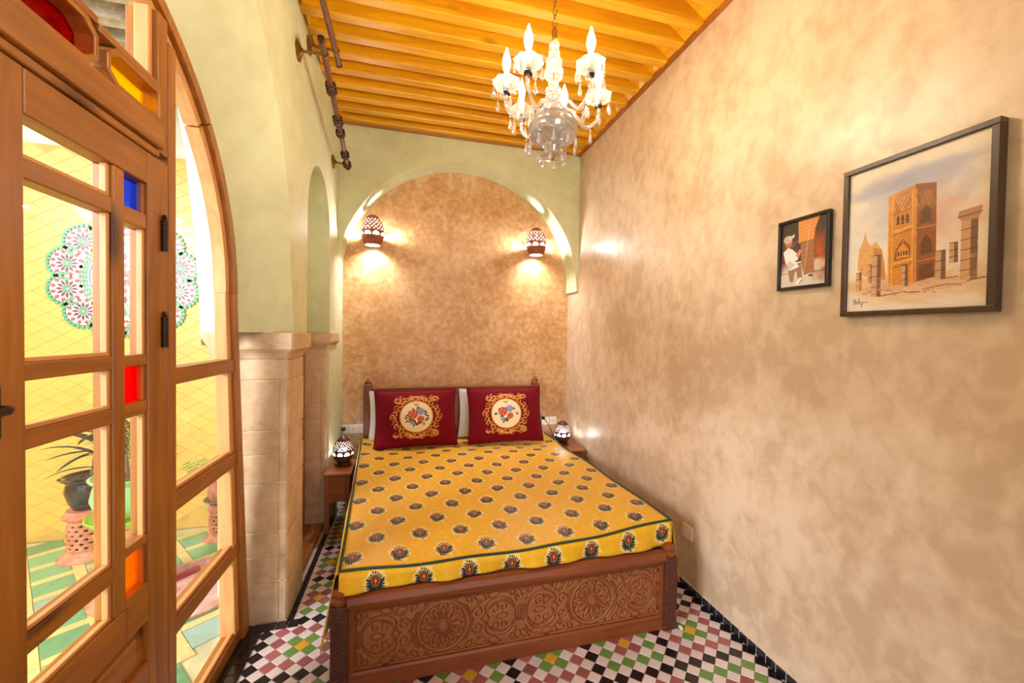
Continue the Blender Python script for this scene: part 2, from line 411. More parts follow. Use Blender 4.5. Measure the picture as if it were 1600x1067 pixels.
wl_ = MB()
strip_to_top(wl_, BC, XL, ZT); strip_to_top(wl_, NC, XL, ZT)
for a, b, z0 in ((2.325, 2.588, 1.489), (3.27, YB+.05, 1.489), (-2.4, -.022, 0)):
    quad(wl_, (XL, a, z0), (XL, b, z0), (XL, b, ZT), (XL, a, ZT))
    quad(wl_, (XL, a, z0), (XL, b, z0), (-1.0, b, z0), (-1.0, a, z0))
loft(wl_, BC, XL, FC, XD); loft(wl_, FC, XD, FC, -.86)
loft(wl_, NC, XL, NC, -.86)
quad(wl_, (XL, -.022, 0), (XL, -.022, 1.489), (-1.0, -.022, 1.489), (-1.0, -.022, 0))
quad(wl_, (XL, 3.27, 1.489), (XL, YB+.05, 1.489), (XL, YB+.05, 0), (XL, 3.27, 0))
quad(wl_, (-.86, 3.27, 0), (XL, 3.27, 0), (XL, 3.27, 1.489), (-.86, 3.27, 1.489))
wall_left = struct(wl_.build('wall_left', M_GREEN, smooth=True))
wy = MB()
loft(wy, FC, -.86, YC, -1.0); strip_to_top(wy, YC, -1.0, ZT)
quad(wy, (-1.0, 2.262, 1.42), (-1.0, 2.46, 1.42), (-1.0, 2.46, ZT), (-1.0, 2.262, ZT))
for a, b in ((2.44, YB+.05),): quad(wy, (-1.0, a, 0), (-1.0, b, 0), (-1.0, b, ZT), (-1.0, a, ZT))
quad(wy, (-1.0, -2.4, 0), (-1.0, -.022, 0), (-1.0, -.022, ZT), (-1.0, -2.4, ZT))
quad(wy, (-.86, 2.20, 0), (-.87, 2.44, 0), (-.87, 2.44, 1.42), (-.86, 2.20, 1.42))
quad(wy, (-.87, 2.44, 0), (-1.0, 2.44, 0), (-1.0, 2.44, 1.42), (-.87, 2.44, 1.42))
quad(wy, (-.86, 2.095, 1.489), (-1.0, 2.262, 1.489), (-1.0, 2.30, 1.489), (-.86, 2.30, 1.489))
wys = struct(wy.build('wall_yard_side', M_WHITE, smooth=True))
m = MB(); m.add([(-.862, 2.21, 1.34), (-.985, 2.36, 1.34), (-.985, 2.44, 1.34), (-.862, 2.44, 1.34), (-.862, 2.12, 1.488), (-1.015, 2.245, 1.488), (-1.015, 2.46, 1.488), (-.862, 2.46, 1.488)], [(0, 3, 2, 1), (4, 5, 6, 7), (0, 1, 5, 4), (1, 2, 6, 5), (2, 3, 7, 6), (3, 0, 4, 7)]); m.build('outer_capital', M_STONE, wys, bevel=.006)

wr = MB(); wr.box(XR, XR+.15, -2.4, YB+.15, -.05, ZT); struct(wr.build('wall_right', M_TAN))
wb = MB(); wb.box(-1.1, XR, YB, YB+.15, -.05, ZT); struct(wb.build('wall_back', M_TANB))
ac = [(.487+1.1*math.cos(a), 1.96+1.1*math.sin(a)) for a in np.linspace(PI-.155, 0, 49)]+[(.487+1.1, 1.93)]
wa = MB(); k = len(ac)
for yy in (YA, YB):
    n = len(wa.v); wa.v += [(x, yy, z) for x, z in ac]+[(x, yy, ZT) for x, z in ac]
    for i in range(k-1): wa.f.append((n+i, n+i+1, n+k+i+1, n+k+i)); wa.m.append(0)
n = len(wa.v); wa.v += [(x, YA, z) for x, z in ac]+[(x, YB, z) for x, z in ac]
for i in range(k-1): wa.f.append((n+i, n+i+1, n+k+i+1, n+k+i)); wa.m.append(0)
x0, z0 = ac[0]
quad(wa, (XL-.03, YA, z0), (x0, YA, z0), (x0, YA, ZT), (XL-.03, YA, ZT))
quad(wa, (1.587, YA, 1.93), (XR, YA, 1.93), (XR, YA, ZT), (1.587, YA, ZT))
quad(wa, (1.587, YA, 1.93), (XR, YA, 1.93), (XR, YB, 1.93), (1.587, YB, 1.93))
struct(wa.build('wall_alcove_arch', M_GREEN, smooth=True))
# far end of the room, behind the camera: a wall with a doorway
we = MB(); we.box(-1.0, -.2, -2.55, -2.4, 0, ZT); we.box(1.4, XR, -2.55, -2.4, 0, ZT); we.box(-.2, 1.4, -2.55, -2.4, 2.7, ZT)
struct(we.build('wall_rear', M_TAN))

# ------------------------------------------------------------------ ceiling
ce = MB(); ce.box(XL-.4, XR+.15, -2.55, YB+.15, ZT, ZT+.06)
ceiling = struct(ce.build('ceiling', PINE['X']))
SP = .162; k0 = 3.56
ys = [k0-SP*i for i in range(0, 37)]
for i, y in enumerate(ys):
    j = MB(); zz = ZC+random.uniform(-.003, .003)
    j.box(XL-.05, XR+.05, y-.031, y+.031, zz, ZT)
    j.build('joist', PINE['X'], ceiling, bevel=.006)
    if y > 0:
        p = MB(); a, b = y-SP+.032, y-.032
        p.prism([(XR-.20, ZT), (XR-.012, ZC+.010), (XR-.004, ZC+.02), (XR-.18, ZT)], 'Y', a, b)
        p.build('infill_board', PINE['Y'], ceiling)
        p = MB(); p.prism([(XL+.10, ZT), (XL+.012, ZC+.012), (XL+.004, ZC+.02), (XL+.085, ZT)], 'Y', a, b)
        p.build('infill_board', PINE['Y'], ceiling)
        for x in (-.42, -.05, .34, .72, 1.1, 1.42):
            b_ = MB(); w_ = .185
            b_.box(x-w_, x+w_-.004, a-.01, b+.01, ZT-.014-random.uniform(0, .004), ZT)
            b_.build('ceiling_board', PINE['Y'], ceiling)
p = MB(); p.box(XR-.022, XR, -2.4, YA, ZC-.022, ZC+.012); p.build('wall_plate', PINE_D, ceiling, bevel=.004)
p = MB(); p.box(XL, XR, YA-.03, YA, ZC-.012, ZC+.03); p.build('end_plate', wood('end_plate_wood', srgb(150, 86, 26), srgb(180, 110, 40), 'X'), ceiling, bevel=.004)

# ------------------------------------------------------------------ floor tiles
fl = MB(); fl.box(-.87, XR+.1, -2.5, YB+.1, -.06, 0)
floor = struct(fl.build('floor', M_GROUT))
TCOL = {'white': srgb(212, 198, 196), 'black': srgb(26, 22, 28), 'pink': srgb(150, 88, 88), 'green': srgb(98, 136, 68), 'yellow': srgb(206, 160, 50)}
TM = {k_: per_object('tile_'+k_, c, .2, .1 if k_ != 'pink' else .2, coat=.2) for k_, c in TCOL.items()}
DX, DY, X0, Y0 = .0753, .0702, -.485, 2.032
def tile_mesh(name, pts, h, mat, inset=.0022):
    me = bpy.data.meshes.new(name); n = len(pts)
    v = [(x, y, -.004) for x, y in pts]+[(x, y, h-.0012) for x, y in pts]+[(x*(1-inset/.03), y*(1-inset/.03), h) for x, y in pts]
    f = [(i, (i+1) % n, n+(i+1) % n, n+i) for i in range(n)]+[(n+i, n+(i+1) % n, 2*n+(i+1) % n, 2*n+i) for i in range(n)]+[tuple(2*n+i for i in range(n))]
    me.from_pydata(v, [], f); me.materials.append(mat); me.update(); return me
g = .0011
dm = [(-DX/2+g, 0), (0, -DY/2+g), (DX/2-g, 0), (0, DY/2-g)]
TME = {k_: tile_mesh('diamond_tile', dm, .004, TM[k_]) for k_ in TM}
tiles = []
for i in range(-16, 62):
    for j in range(-130, 56):
        if (i+j) % 2: continue
        x, y = X0+i*DX/2, Y0+j*DY/2
        if not (-.71 < x < XR+.01 and -2.3 < y < YB): continue
        if y > 2.19 and x < -.565: continue
        a, b = (i+5)//10, (j+5)//10
        ii, jj = i-10*a, j-10*b; ring = max(abs(ii), abs(jj)); A = (a+b) % 2 == 0
        if j % 2 == 0: c = 'yellow' if ii == 0 and jj == 0 else 'white'
        elif ring == 5: c = 'black'
        else: c = ('green' if ring == 1 else 'pink') if A else ('pink' if ring == 1 else 'green')
        q = project((x, y, 0)); vis = 0
        if q and 0 < q[0] < 1600 and q[1] < 1075 and not (-.30 < x < 1.33 and y > 1.73) and not (x > 1.33 and y > 2.05): vis = 1/q[2]
        tiles.append((vis, x, y, c))
tiles.sort(key=lambda t: -t[0])
for vis, x, y, c in tiles[:300]:
    o = link('floor_tile', TME[c], floor); o.location = (x, y, random.uniform(-.0006, .0006)); o.rotation_euler = (random.gauss(0, .004), random.gauss(0, .004), random.gauss(0, .008))
rest = MB(); keys = list(TM)
for vis, x, y, c in tiles[300:]:
    rest.cur = keys.index(c); me = TME[c]
    rest.add([(v.co.x+x, v.co.y+y, v.co.z) for v in me.vertices], [tuple(p.vertices) for p in me.polygons])
rest.build('tile_field', [TM[k_] for k_ in keys], floor, kind='stuff')
# black border tiles
def btile(x0, x1, y0, y1): 
    m = MB(); gg = .0015
    m.box(x0+gg, x1-gg, y0+gg, y1-gg, -.004, .0062+random.uniform(0, .0008)); return m.build('border_tile', TM['black'], floor, bevel=.0012, seg=1)
y = 2.163
while y > .35:
    btile(-.805, -.7535, y-.062, y); btile(-.7535, -.700, y-.062, y); y -= .062
for i in range(5): btile(-.805+i*.054, -.751+i*.054, 2.163, 2.222)
y = 2.222
for i in range(22): btile(-.605, -.570, y, y+.06); y += .06
bb = MB(); bb.box(XR-.006, XR+.02, -2.4, YB, 0, .046)
base_r = struct(bb.build('baseboard_right', M_GROUT))
for i in range(34):
    m = MB(); ya = 1.02+i*.0505; m.box(XR-.012, XR, ya+.002, ya+.0465, .004, .043+random.uniform(-.001, .002))
    m.build('baseboard_tile', TM['black'], base_r, bevel=.002, seg=1)

# ------------------------------------------------------------------ stone pillars
def stone_pillar(x0, x1, y0, y1, joints, notch=True):
    core = MB(); e = .006; core.box(x0, x1-e, y0+e, y1-e, 0, joints[0])
    root = struct(core.build('stone_pillar', M_MORTAR))
    def outline(dx=0.0, dy=0.0, groove=True):
        P = [(x0, y0-dy)]
        if groove: P += [(x1-.046, y0), (x1-.0425, y0+.006), (x1-.039, y0)]
        P += [(x1-.012+dx, y0-dy), (x1+dx, y0+.012-dy), (x1+dx, y1+dy), (x0, y1+dy)]
        return P
    # capital
    zt, zm, zb = joints[0], joints[1], joints[2]
    cap = MB(); prev = None
    prof = [(0, zb), (.004, zb+.012), (.012, zb+.028), (.026, zb+.044), (.034, zm), (.034, zt)]
    rings = []
    for d, z in prof:
        o_ = outline(d, d, False); rings.append([(x, y_, z) for x, y_ in o_])
    n_ = len(rings[0]); vs_ = [v for r_ in rings for v in r_]; fs = [tuple(range(n_))[::-1], tuple((len(rings)-1)*n_+i for i in range(n_))]
    for r_ in range(len(rings)-1):
        for i in range(n_): fs.append((r_*n_+i, r_*n_+(i+1) % n_, (r_+1)*n_+(i+1) % n_, (r_+1)*n_+i))
    cap.add(vs_, fs).build('capital', M_STONE, root, bevel=.004)
    for i in range(2, len(joints)-1):
        st = MB(); d = random.uniform(-.002, .002)
        st.prism([(x+d, y_) for x, y_ in outline(0, 0, i > 2)], 'Z', joints[i+1]+.004, joints[i]-.004)
        st.build('stone_block', M_STONE, root, bevel=.005)
    return root
stone_pillar(-.868, -.602, 2.232, 2.52, [1.489, 1.405, 1.355, 1.245, .989, .866, .719, .467, .342, .21, 0])
stone_pillar(-.86, -.615, 3.245, 3.55, [1.489, 1.42, 1.36, 1.177, .95, .778, .598, .319, .12, 0])

# ------------------------------------------------------------------ left: arched window wall and door
def wbox(name, axis, y0, y1, z0, z1, x0, x1, parent, mat=None, bevel=.004):
    m = MB(); m.box(x0, x1, y0, y1, z0, z1); return m.build(name, (mat or W)[axis], parent, bevel=bevel)
win = thing('window_1', kind='structure', loc=(-.8, 1.6, 0))
# right jamb post, rails of the fixed side light
m = MB(); m.add([(-.85, 2.135, 0), (-.765, 2.135, 0), (-.765, 2.20, 0), (-.85, 2.20, 0), (-.85, 2.052, 1.665), (-.778, 2.052, 1.665), (-.778, 2.092, 1.665), (-.85, 2.092, 1.665)],
    [(0, 3, 2, 1), (4, 5, 6, 7), (0, 1, 5, 4), (1, 2, 6, 5), (2, 3, 7, 6), (3, 0, 4, 7)]); m.build('jamb_post', W['Z'], win, bevel=.004)
m = MB(); m.add([(-.85, 2.09, .05), (-.785, 2.09, .05), (-.785, 2.14, .05), (-.85, 2.14, .05), (-.845, 2.018, 1.665), (-.797, 2.018, 1.665), (-.797, 2.052, 1.665), (-.845, 2.052, 1.665)],
    [(0, 3, 2, 1), (4, 5, 6, 7), (0, 1, 5, 4), (1, 2, 6, 5), (2, 3, 7, 6), (3, 0, 4, 7)]); m.build('inner_jamb', WL['Z'], win, bevel=.004)
def ring(name, r0, r1, x0, x1, mat, cz=1.665, a0=0, a1=PI, seg=36):
    m = MB(); A = np.linspace(a0, a1, seg+1)
    P = lambda r_, a: (1.092+r_*math.cos(a), cz+r_*math.sin(a))
    for a in range(seg+1):
        for x in (x0, x1):
            for r_ in (r0, r1): yy, zz = P(r_, A[a]); m.v.append((x, yy, zz))
    for a in range(seg):
        b = a*4
        for q in ((0, 1, 5, 4), (2, 6, 7, 3), (0, 4, 6, 2), (1, 3, 7, 5)): m.f.append(tuple(b+i for i in q)); m.m.append(0)
    m.f.append((0, 2, 3, 1)); m.m.append(0); b = seg*4; m.f.append((b, b+1, b+3, b+2)); m.m.append(0)
    return m.build(name, mat, win, smooth=True)
for (a0, a1) in ((0, .72), (.728, 1.5), (1.508, 2.3), (2.308, PI)):
    ring('arch_segment', .960, 1.000, -.85, -.778, W['Z'], a0=a0, a1=a1, seg=14)
    ring('arch_bead', .926, .960, -.845, -.797, WL['Z'], a0=a0, a1=a1, seg=14)
# posts and rails of the side light
PY0, PY1 = 1.49, 1.572
wbox('door_post', 'Z', 1.548, 1.592, 0, 2.44, -.86, -.775, win)
wbox('hanging_post', 'Z', 1.492, 1.545, 2.06, 2.50, -.86, -.775, win)
for z0, z1 in ((1.308, 1.367), (.866, .93), (.43, .487), (-.01, .06)):
    w_ = WL if z1 > 2 else W
    wbox('rail', 'Y', 1.592, 2.10 if z0 > .5 else 2.13, z0, z1, -.845, -.782, win, bevel=.003)
for z0, z1, yb in ((.06, .43, 2.10), (.487, .866, 2.085), (.93, 1.308, 2.06)):
    m = MB(); m.box(-.825, -.819, 1.585, yb+.01, z0-.01, z1+.01); m.build('glass_pane', M_GLASS, win)
    wbox('bead', 'Y', 1.592, yb, z0, z0+.014, -.815, -.795, win, WL, .003)
# pane above the top rail follows the arch
pts = [(1.585, 1.36), (2.06, 1.36)]+[(1.092+.925*math.cos(a), 1.665+.925*math.sin(a)) for a in np.linspace(.0, 1.0, 16)]
pts = [p for p in pts if p[0] >= 1.585]+[(1.585, 2.44)]
m = MB(); m.prism(pts, 'X', -.825, -.819); m.build('glass_pane', M_GLASS, win)
# transom and fanlight
wbox('transom_beam', 'Y', .06, 1.49, 2.062, 2.14, -.86, -.755, win, bevel=.006)
wbox('transom_lip', 'Y', .06, 1.49, 2.038, 2.062, -.86, -.768, win, bevel=.006)
def hexpane(y0, y1, z0, z1, gl, cut=True, both=True):
    c = .035
    o = [(y0+c, z0), (y1-(c if both else 0), z0)]+([(y1, z0+c*.9), (y1, z1-c*.9)] if both else [])+[(y1-(c if both else 0), z1), (y0+c, z1), (y0, z1-c*.9), (y0, z0+c*.9)]
    cy, cz = (y0+y1)/2, (z0+z1)/2; t = .016
    ins = [(cy+(p[0]-cy)*(1-2*t/(y1-y0)), cz+(p[1]-cz)*(1-2*t/(z1-z0))) for p in o]
    m = MB(); n_ = len(o)
    for x in (-.83, -.765):
        m.v += [(x, *p) for p in o]; m.v += [(x, *p) for p in ins]
    for i in range(n_):
        j = (i+1) % n_
        for q in ((i, j, n_+j, n_+i), (2*n_+i, 3*n_+i, 3*n_+j, 2*n_+j), (i, 2*n_+i, 2*n_+j, j), (n_+i, n_+j, 3*n_+j, 3*n_+i)): m.f.append(q); m.m.append(0)
    fr_ = m.build('fanlight_frame', W['Y'], win, bevel=.003)
    m = MB(); m.prism(ins, 'X', -.812, -.806); m.build('tinted_pane', gl, fr_)
hexpane(1.262, 1.492, 2.142, 2.248, M_GL['yellow'], both=False)
hexpane(.90, 1.236, 2.142, 2.262, M_GL['crimson'])
hexpane(.60, .89, 2.142, 2.248, M_GL['yellow'])
wbox('fan_rail', 'Y', 1.235, 1.492, 2.248, 2.268, -.84, -.765, win, bevel=.003)
wbox('fan_rail', 'Y', .88, 1.235, 2.262, 2.282, -.84, -.765, win, bevel=.003)
wbox('fan_bead', 'Z', 1.476, 1.494, 2.262, 2.50, -.83, -.79, win, WL, .003)
pts = [(.6, 2.25), (1.49, 2.25), (1.49, 2.47)]+[(1.092+.925*math.cos(a), 1.665+.925*math.sin(a)) for a in np.linspace(1.13, 2.1, 14)]
m = MB(); m.prism(pts, 'X', -.822, -.816); m.build('glass_pane', M_GLASS, win)

door = thing('door_1', kind='structure', loc=(-.8, 1.25, 0))
XF, XBk = -.775, -.825
wbox('stile', 'Z', .965, 1.046, .01, 2.036, XBk, XF, door)
wbox('stile', 'Z', 1.444, 1.545, .01, 2.036, XBk, XF, door)
wbox('top_rail', 'Y', 1.046, 1.444, 1.94, 2.036, XBk, XF, door)
wbox('mullion', 'Z', 1.30, 1.345, .70, 1.94, XBk, XF-.002, door)
for z0, z1 in ((1.808, 1.852), (1.386, 1.425), (1.240, 1.281), (.803, .849)):
    wbox('glazing_bar', 'Y', 1.046, 1.30, z0, z1, XBk, XF-.004, door)
for z0, z1 in ((1.80, 1.847), (1.39, 1.422), (1.242, 1.282), (.842, .868)):
    wbox('glazing_bar', 'Y', 1.345, 1.444, z0, z1, XBk, XF-.004, door)
zs = [(.70, .803), (.849, 1.240), (1.281, 1.386), (1.425, 1.808), (1.852, 1.94)]
for z0, z1 in zs:
    m = MB(); m.box(-.812, -.806, 1.04, 1.305, z0-.008, z1+.008); m.build('glass_pane', M_GLASS, door)
    wbox('glazing_bead', 'Y', 1.046, 1.30, z0, z0+.010, -.80, -.785, door, WL, .002)
    wbox('glazing_bead', 'Z', 1.288, 1.30, z0+.01, z1, -.80, -.785, door, WL, .002)
zn = [(.72, .842, M_GL['amber'], 'orange tinted pane'), (.868, 1.242, M_GLASS, None), (1.282, 1.39, M_GL['red'], 'red tinted pane'), (1.422, 1.80, M_GLASS, None), (1.847, 1.94, M_GL['blue'], 'blue tinted pane')]
for z0, z1, gm, lb in zn:
    m = MB(); m.box(-.812, -.806, 1.34, 1.45, z0-.008, z1+.008); m.build('glass_pane', gm, door, label=lb)
    wbox('glazing_bead', 'Z', 1.432, 1.444, z0, z1, -.80, -.785, door, WL if gm is M_GLASS else W, .002)
wbox('lock_rail', 'Y', 1.046, 1.345, .60, .70, XBk, XF, door)
wbox('lock_rail', 'Y', 1.345, 1.444, .60, .72, XBk, XF, door)
for z0, z1 in ((.47, .60), (.30, .40)):
    pnl = wbox('raised_panel', 'Y', 1.046, 1.444, z0, z1, XBk+.006, XF-.016, door)
    wbox('panel_field', 'Y', 1.09, 1.40, z0+.022, z1-.022, XBk, XF-.006, pnl, bevel=.008)
wbox('cross_rail', 'Y', 1.046, 1.444, .40, .47, XBk, XF, door)
wbox('bottom_rail', 'Y', 1.046, 1.444, .01, .30, XBk, XF, door)
for z in (1.80, 1.49, .20):
    h = MB(); h.lathe([(.009, z-.05), (.009, z+.05)], 10, (-.768, 1.512, 0)); h.build('hinge', M_IRON, door, smooth=True)
    h = MB(); h.lathe([(.003, z+.05), (.007, z+.056), (.004, z+.066)], 10, (-.768, 1.512, 0)); h.build('hinge_tip', M_IRON, door, smooth=True)
h = MB(); h.box(-.775, -.769, .968, .988, 1.28, 1.385); hp = h.build('handle_plate', M_IRON, door, bevel=.004)
h = MB(); h.tube([(-.77, .975, 1.34), (-.745, .972, 1.34), (-.735, .955, 1.34), (-.735, .87, 1.335)], .008, 8); h.build('lever', M_IRON, hp, smooth=True)
# other leaf of the double door, on the near side (outside the frame)
leaf = thing('door_2', kind='structure', loc=(-.8, .6, 0))
wbox('stile', 'Z', .86, .955, .01, 2.036, XBk, XF, leaf); wbox('stile', 'Z', .40, .50, .01, 2.036, XBk, XF, leaf)
wbox('top_rail', 'Y', .50, .86, 1.94, 2.036, XBk, XF, leaf); wbox('bottom_rail', 'Y', .50, .86, .01, .70, XBk, XF, leaf)
m = MB(); m.box(-.812, -.806, .49, .87, .69, 1.95); m.build('glass_pane', M_GLASS, leaf)
# second, narrower arched window beyond the pillar
w2 = thing('window_2', kind='structure', loc=(-.8, 2.9, 0))
wbox('jamb_post', 'Z', 2.53, 2.60, 0, 1.47, -.86, -.785, w2); wbox('jamb_post', 'Z', 3.18, 3.245, 0, 1.47, -.86, -.76, w2)
for z0, z1 in ((.02, .12), (.75, .82), (1.40, 1.48)): wbox('rail', 'Y', 2.60, 3.18, z0, z1, -.85, -.79, w2)
m = MB(); m.box(-.825, -.819, 2.59, 3.19, .1, 1.42); m.build('glass_pane', M_GLASS, w2)
m = MB(); m.prism([(3.28, 1.48)]+[(2.93+.345*math.cos(a), 2.2+.42*math.sin(a)) for a in np.linspace(0, PI, 20)]+[(2.58, 1.48)], 'X', -.90, -.85); m.build('arched_panel', M_GREEN, w2)

m = MB(); m.box(-.86, -.625, 2.52, 3.245, 0, .035); m.build('sill_board', W['Y'], w2, bevel=.004)

# ------------------------------------------------------------------ courtyard
yf = MB(); yf.box(-4.6, -.87, -2.5, 3.6, -.06, -.006)
yard = struct(yf.build('yard_floor', plain('yard_grout', srgb(206, 204, 160), .6)))
YT = {'g': per_object('yard_green_tile', srgb(112, 176, 128), .25, .22, .2), 'y': per_object('yard_cream_tile', srgb(226, 208, 138), .3, .1, .2), 'b': per_object('yard_grey_tile', srgb(150, 182, 172), .25, .2, .2)}
def ytile(poly, h, mat):
    n_ = len(poly); me = bpy.data.meshes.new('yard_tile')
    v = [(x, y, -.01) for x, y in poly]+[(x, y, h-.001) for x, y in poly]+[(x*.975, y*.975, h) for x, y in poly]
    f = [(i, (i+1) % n_, n_+(i+1) % n_, n_+i) for i in range(n_)]+[(n_+i, n_+(i+1) % n_, 2*n_+(i+1) % n_, 2*n_+i) for i in range(n_)]+[tuple(2*n_+i for i in range(n_))]
    me.from_pydata(v, [], f); me.materials.append(mat); return me
S, B_ = .165, .055
sq = [(-S/2+.0015, -S/2+.0015), (S/2-.0015, -S/2+.0015), (S/2-.0015, S/2-.0015), (-S/2+.0015, S/2-.0015)]
st = [(-(S+B_)/2+.0015, -B_/2+.0015), ((S+B_)/2-.0015, -B_/2+.0015), ((S+B_)/2-.0015, B_/2-.0015), (-(S+B_)/2+.0015, B_/2-.0015)]
st2 = [(-y, x) for x, y in st]
TQ = {'g': ytile(sq, .0, YT['g']), 'b': ytile(sq, .0, YT['b']), 'y1': ytile(st, .001, YT['y']), 'y2': ytile(st2, .001, YT['y'])}
ang = math.radians(38); ca, sa = math.cos(ang), math.sin(ang); P_ = S+B_
lst = []
for i in range(-40, 41):
    for j in range(-40, 41):
        for kind, (ox, oy) in (('g', (0, 0)), ('y1', (B_/2, P_/2)), ('y2', (P_/2, -B_/2))):
            u_, v_ = i*P_+ox+(j % 2)*.0, j*P_+oy
            x, y = u_*ca-v_*sa-2.2, u_*sa+v_*ca+2.4
            if -4.5 < x < -.92 and -.6 < y < 3.42:
                q = project((x, y, 0))
                if q and -20 < q[0] < 380 and 780 < q[1] < 1120: lst.append((q[2], kind, x, y))
lst.sort()
for d, kind, x, y in lst[:300]:
    k_ = 'b' if kind == 'g' and random.random() < .22 else kind
    o = link('yard_tile', TQ[k_], yard); o.location = (x, y, random.uniform(-.001, .001)); o.rotation_euler = (0, 0, ang+random.gauss(0, .01))

wyb = MB(); wyb.box(-4.6, -1.0, 3.462, 3.6, 0, 3.4)
ywall = struct(wyb.build('wall_yard_end', plaster('yard_plaster', srgb(206, 208, 186), srgb(216, 218, 198), srgb(226, 228, 210), 2, .7, .1)))
M_YW = per_object('yellow_glazed_tile', srgb(226, 186, 92), .32, .06, .2, noise=.06)
M_YWS = plain('yellow_joint', srgb(214, 174, 88), .6)
m = MB(); m.box(-4.6, -1.0, 3.452, 3.462, 0, 2.76); m.build('tile_bed', M_YWS, ywall)
# thin lozenge tiles
LX, LZ = .165, .10
loz = [(-LX/2+.0012, 0), (0, -LZ/2+.0008), (LX/2-.0012, 0), (0, LZ/2-.0008)]
me = bpy.data.meshes.new('lozenge_tile')
me.from_pydata([(x, .006, z) for x, z in loz]+[(x*.98, 0, z*.98) for x, z in loz], [], [(0, 4, 5, 1), (1, 5, 6, 2), (2, 6, 7, 3), (3, 7, 4, 0), (7, 6, 5, 4)][:]); me.materials.append(M_YW)
ll = []
for i in range(-2, 46):
    for j in range(-2, 60):
        if (i+j) % 2: continue
        x, z = -4.5+i*LX/2, j*LZ/2
        if -4.5 < x < -1.05 and .05 < z < 2.71:
            q = project((x, 3.45, z)); v_ = q and -15 < q[0] < 372
            ll.append((0 if v_ else 1, abs(x+1.9), x, z))
ll.sort(); rest = MB()
for n_, (v_, d, x, z) in enumerate(ll):
    if n_ < 300:
        o = link('lozenge_tile', me, ywall); o.location = (x, 3.450+random.uniform(-.001, .001), z); o.rotation_euler = (random.gauss(0, .006), random.gauss(0, .004), random.gauss(0, .006))
    else: rest.add([(x+v.co.x, 3.45+v.co.y, z+v.co.z) for v in me.vertices], [tuple(p.vertices) for p in me.polygons])
if rest.v: rest.build('lozenge_field', M_YW, ywall, kind='stuff')
# round mosaic medallion
MZ = [plain('mosaic_white', srgb(240, 236, 228), .3), plain('mosaic_red', srgb(196, 60, 70), .3), plain('mosaic_plum', srgb(96, 44, 62), .3), plain('mosaic_green', srgb(84, 168, 122), .3), plain('mosaic_blue', srgb(120, 140, 210), .3), plain('mosaic_ochre', srgb(186, 130, 90), .3)]
mz = MB(); CX, CZ = -1.987, 1.86
def mdisc(cx, cz, r, y0, col, n_=24): mz.cur = col; mz.prism([(CX+cx+r*math.cos(2*PI*i/n_), CZ+cz+r*math.sin(2*PI*i/n_)) for i in range(n_)], 'Y', 3.452, y0)
def mpiece(cx, cz, a, r, L, w_, col, y0=3.438):
    c, s_ = math.cos(a), math.sin(a); P = []
    for t, q in ((-L/2, 0), (0, -w_/2), (L/2, 0), (0, w_/2)): P.append((CX+cx+(r+t)*c-q*s_, CZ+cz+(r+t)*s_+q*c))
    mz.cur = col; mz.prism(P, 'Y', 3.45, y0)
mdisc(0, 0, .315, 3.4415, 0, 48)
for q in range(12):
    a = 2*PI*(q+.5)/12; cx, cz = .345*math.cos(a), .345*math.sin(a)
    mdisc(cx, cz, .098, 3.4412-q*.0002, 0)
    for p_ in range(12):
        b = 2*PI*p_/12; mpiece(cx, cz, b, .044, .050, .019, 2); mpiece(cx, cz, b+PI/12, .080, .036, .028, 1)
        mpiece(cx, cz, b+PI/12, .016, .022, .010, 3)
    for p_ in range(15):
        b = a-1.75+3.5*p_/14; mpiece(cx, cz, b, .110, .034, .036, 3, 3.4375)
    for r_, cc in ((.245, 3), (.262, 5), (.228, 3)): [mpiece(0, 0, a+k_*PI/24, r_, .022, .034, 3 if cc == 5 and k_ % 2 else cc) for k_ in range(4)]
for q in range(44):
    a = 2*PI*q/44; mpiece(0, 0, a, .208, .014, .036, 4); mpiece(0, 0, a+.07, .190, .018, .022, 3)
for q in range(28):
    a = 2*PI*q/28; mpiece(0, 0, a, .155, .056, .024, 2); mpiece(0, 0, a+.11, .128, .024, .016, 3)
for q in range(16):
    a = 2*PI*q/16; mpiece(0, 0, a, .092, .042, .024, 1); mpiece(0, 0, a, .036, .05, .016, 1); mpiece(0, 0, a, .065, .014, .014, 3)
mz.build('mosaic_medallion', MZ, ywall, kind='stuff')
wyl = MB(); wyl.box(-4.75, -4.6, -2.5, 3.6, 0, 3.4); struct(wyl.build('wall_yard_far', plain('yard_yellow_wall', srgb(226, 190, 104), .6)))
# gallery roof over the strip next to the room
gr = MB(); gr.box(-2.15, -1.0, -2.5, 3.6, 3.28, 3.36); roof = struct(gr.build('gallery_roof', M_WHITE))
gm = plaster('limewashed_wood', srgb(150, 140, 132), srgb(178, 168, 158), srgb(204, 196, 188), 8, .7, .2)
for i in range(26):
    y = -1.6+i*.2; b_ = MB(); b_.box(-2.15, -1.0, y-.045, y+.045, 3.13, 3.28); b_.build('roof_beam', gm, roof, bevel=.006)
b_ = MB(); b_.box(-2.25, -2.15, -2.5, 3.46, 3.0, 3.36); b_.build('edge_beam', M_WHITE, roof)

